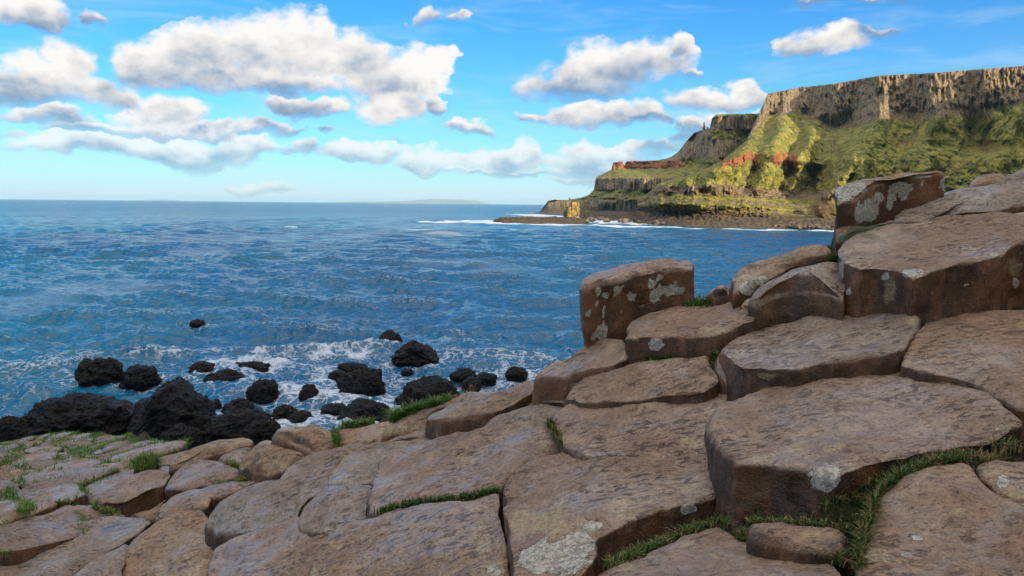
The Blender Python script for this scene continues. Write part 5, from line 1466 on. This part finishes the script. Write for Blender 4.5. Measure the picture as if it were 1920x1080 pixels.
V_ = np.concatenate([Pg, hz_[:, None]], 1)
fc = grid_faces(*HXg.shape)
ct = V_[fc].mean(1)
inframe = (ct[:, 0] < .74 * ct[:, 1]) & (ct[:, 1] > 0)
under = inl[fc].max(1) < -12
fc = fc[~inframe & ~under]
kd = np.zeros((len(V_), 3)); kd[:, 0] = .25 * sstep(hz_, 50, 80)
hill = mesh_obj('hill', V_, fc, LAND, attrs={'kind': kd})
tag(hill, kind='structure')

# --- low land on the horizon ----------------------------------------------------------
def island(x0, x1, ys, d, name):
    X = np.linspace(x0, x1, 80); hor = 373 + .0104 * X
    hp = np.interp(X, np.linspace(x0, x1, len(ys)), ys) * (1 + .10 * fbm(np.stack([X / 14, 0 * X, 0 * X], 1), 3))
    rows = []
    for s, f in ((0, 0), (.25, .6), (.5, 1), (.75, .6), (1, 0)):
        z = hp * d / F * f + (7 if f else -5)
        P = sea_at(X, hor + 2.0)
        P = P * (d / P[:, 1:2]); P[:, 1] += s * d * .1; P[:, 2] = z
        rows.append(P)
    V = np.array(rows)
    kd = np.zeros((V.shape[0] * V.shape[1], 3))
    o = mesh_obj(name, V.reshape(-1, 3), grid_faces(5, 80), LAND, attrs={'kind': kd}); tag(o, kind='structure')
island(605, 915, [0, 1.6, 2.0, 2.0, 3.5, 3.5, 6.0, 8.5, 8.0, 8.0, 6.5, 0], 27000, 'distant_island')
island(245, 300, [0, 1.2, 2.2, 2.0, 1.0, 0], 27000, 'distant_land')

# --- a gull ------------------------------------------------------------------------------
def gull():
    import bmesh
    c = at(np.array(1047.0), np.array(217.0), np.array(120.0)); s = .55
    prof = [(-.42, .0, .01), (-.30, .0, .045), (-.1, .01, .085), (.12, .02, .085), (.28, .05, .055), (.36, .06, .035), (.44, .05, .006)]
    V, Fc = [], []
    for (x, z, r_) in prof:
        for i in range(10):
            a = i * math.tau / 10; V.append((x, r_ * math.cos(a), z + r_ * math.sin(a)))
    for k in range(len(prof) - 1):
        for i in range(10):
            Fc.append((k * 10 + i, k * 10 + (i + 1) % 10, (k + 1) * 10 + (i + 1) % 10, (k + 1) * 10 + i))
    b = len(V); V += [(-.42, 0, 0), (-.6, .09, 0), (-.6, -.09, 0), (-.56, 0, .02)]; Fc += [(b, b + 1, b + 3), (b, b + 3, b + 2)]
    for sgn_ in (1, -1):
        b = len(V); pts = [(.16, .05, .05), (-.12, .05, .05), (.24, .42, .26), (-.02, .42, .25), (.08, .78, .18), (-.06, .76, .17), (-.16, 1.08, .04)]
        for zz in (0, -.012):
            V += [(x, y * sgn_, z + zz) for x, y, z in pts]
        Fc += [(b, b + 2, b + 3, b + 1), (b + 2, b + 4, b + 5, b + 3), (b + 4, b + 6, b + 5), (b + 7, b + 8, b + 10, b + 9), (b + 9, b + 10, b + 12, b + 11), (b + 11, b + 12, b + 13)]
    V = np.array(V) * s
    m, t = material('white_feathers'); finish(t, (.85, .85, .85, 1), .7)
    V[:, [0, 1]] = V[:, [0, 1]] @ np.array([[.5, -.86], [.86, .5]])
    o = mesh_obj('gull', V + c, Fc, m, loc=tuple(c)); tag(o, "small white gull flying below the clouds left of the cliffs", 'bird')
gull()

# ------------------------------------------------------------------ air
def haze():
    s, zb, zt = 31500.0, -4.0, 135.0
    V = [(x, y, z) for z in (zb, zt) for x, y in ((-s, -s), (s, -s), (s, s), (-s, s))]
    Fc = [(0, 3, 2, 1), (4, 5, 6, 7), (0, 1, 5, 4), (1, 2, 6, 5), (2, 3, 7, 6), (3, 0, 4, 7)]
    m, t = material('air')
    v = t.n('ShaderNodeVolumePrincipled', {'Color': (.50, .80, 1.0, 1), 'Density': 0.000045, 'Anisotropy': 0.0})
    o_ = t.n('ShaderNodeOutputMaterial'); t.t.links.new(v.outputs[0], o_.inputs['Volume'])
    o = mesh_obj('haze', np.array(V, float), Fc, m, smooth=False)
    tag(o, kind='stuff')
haze()
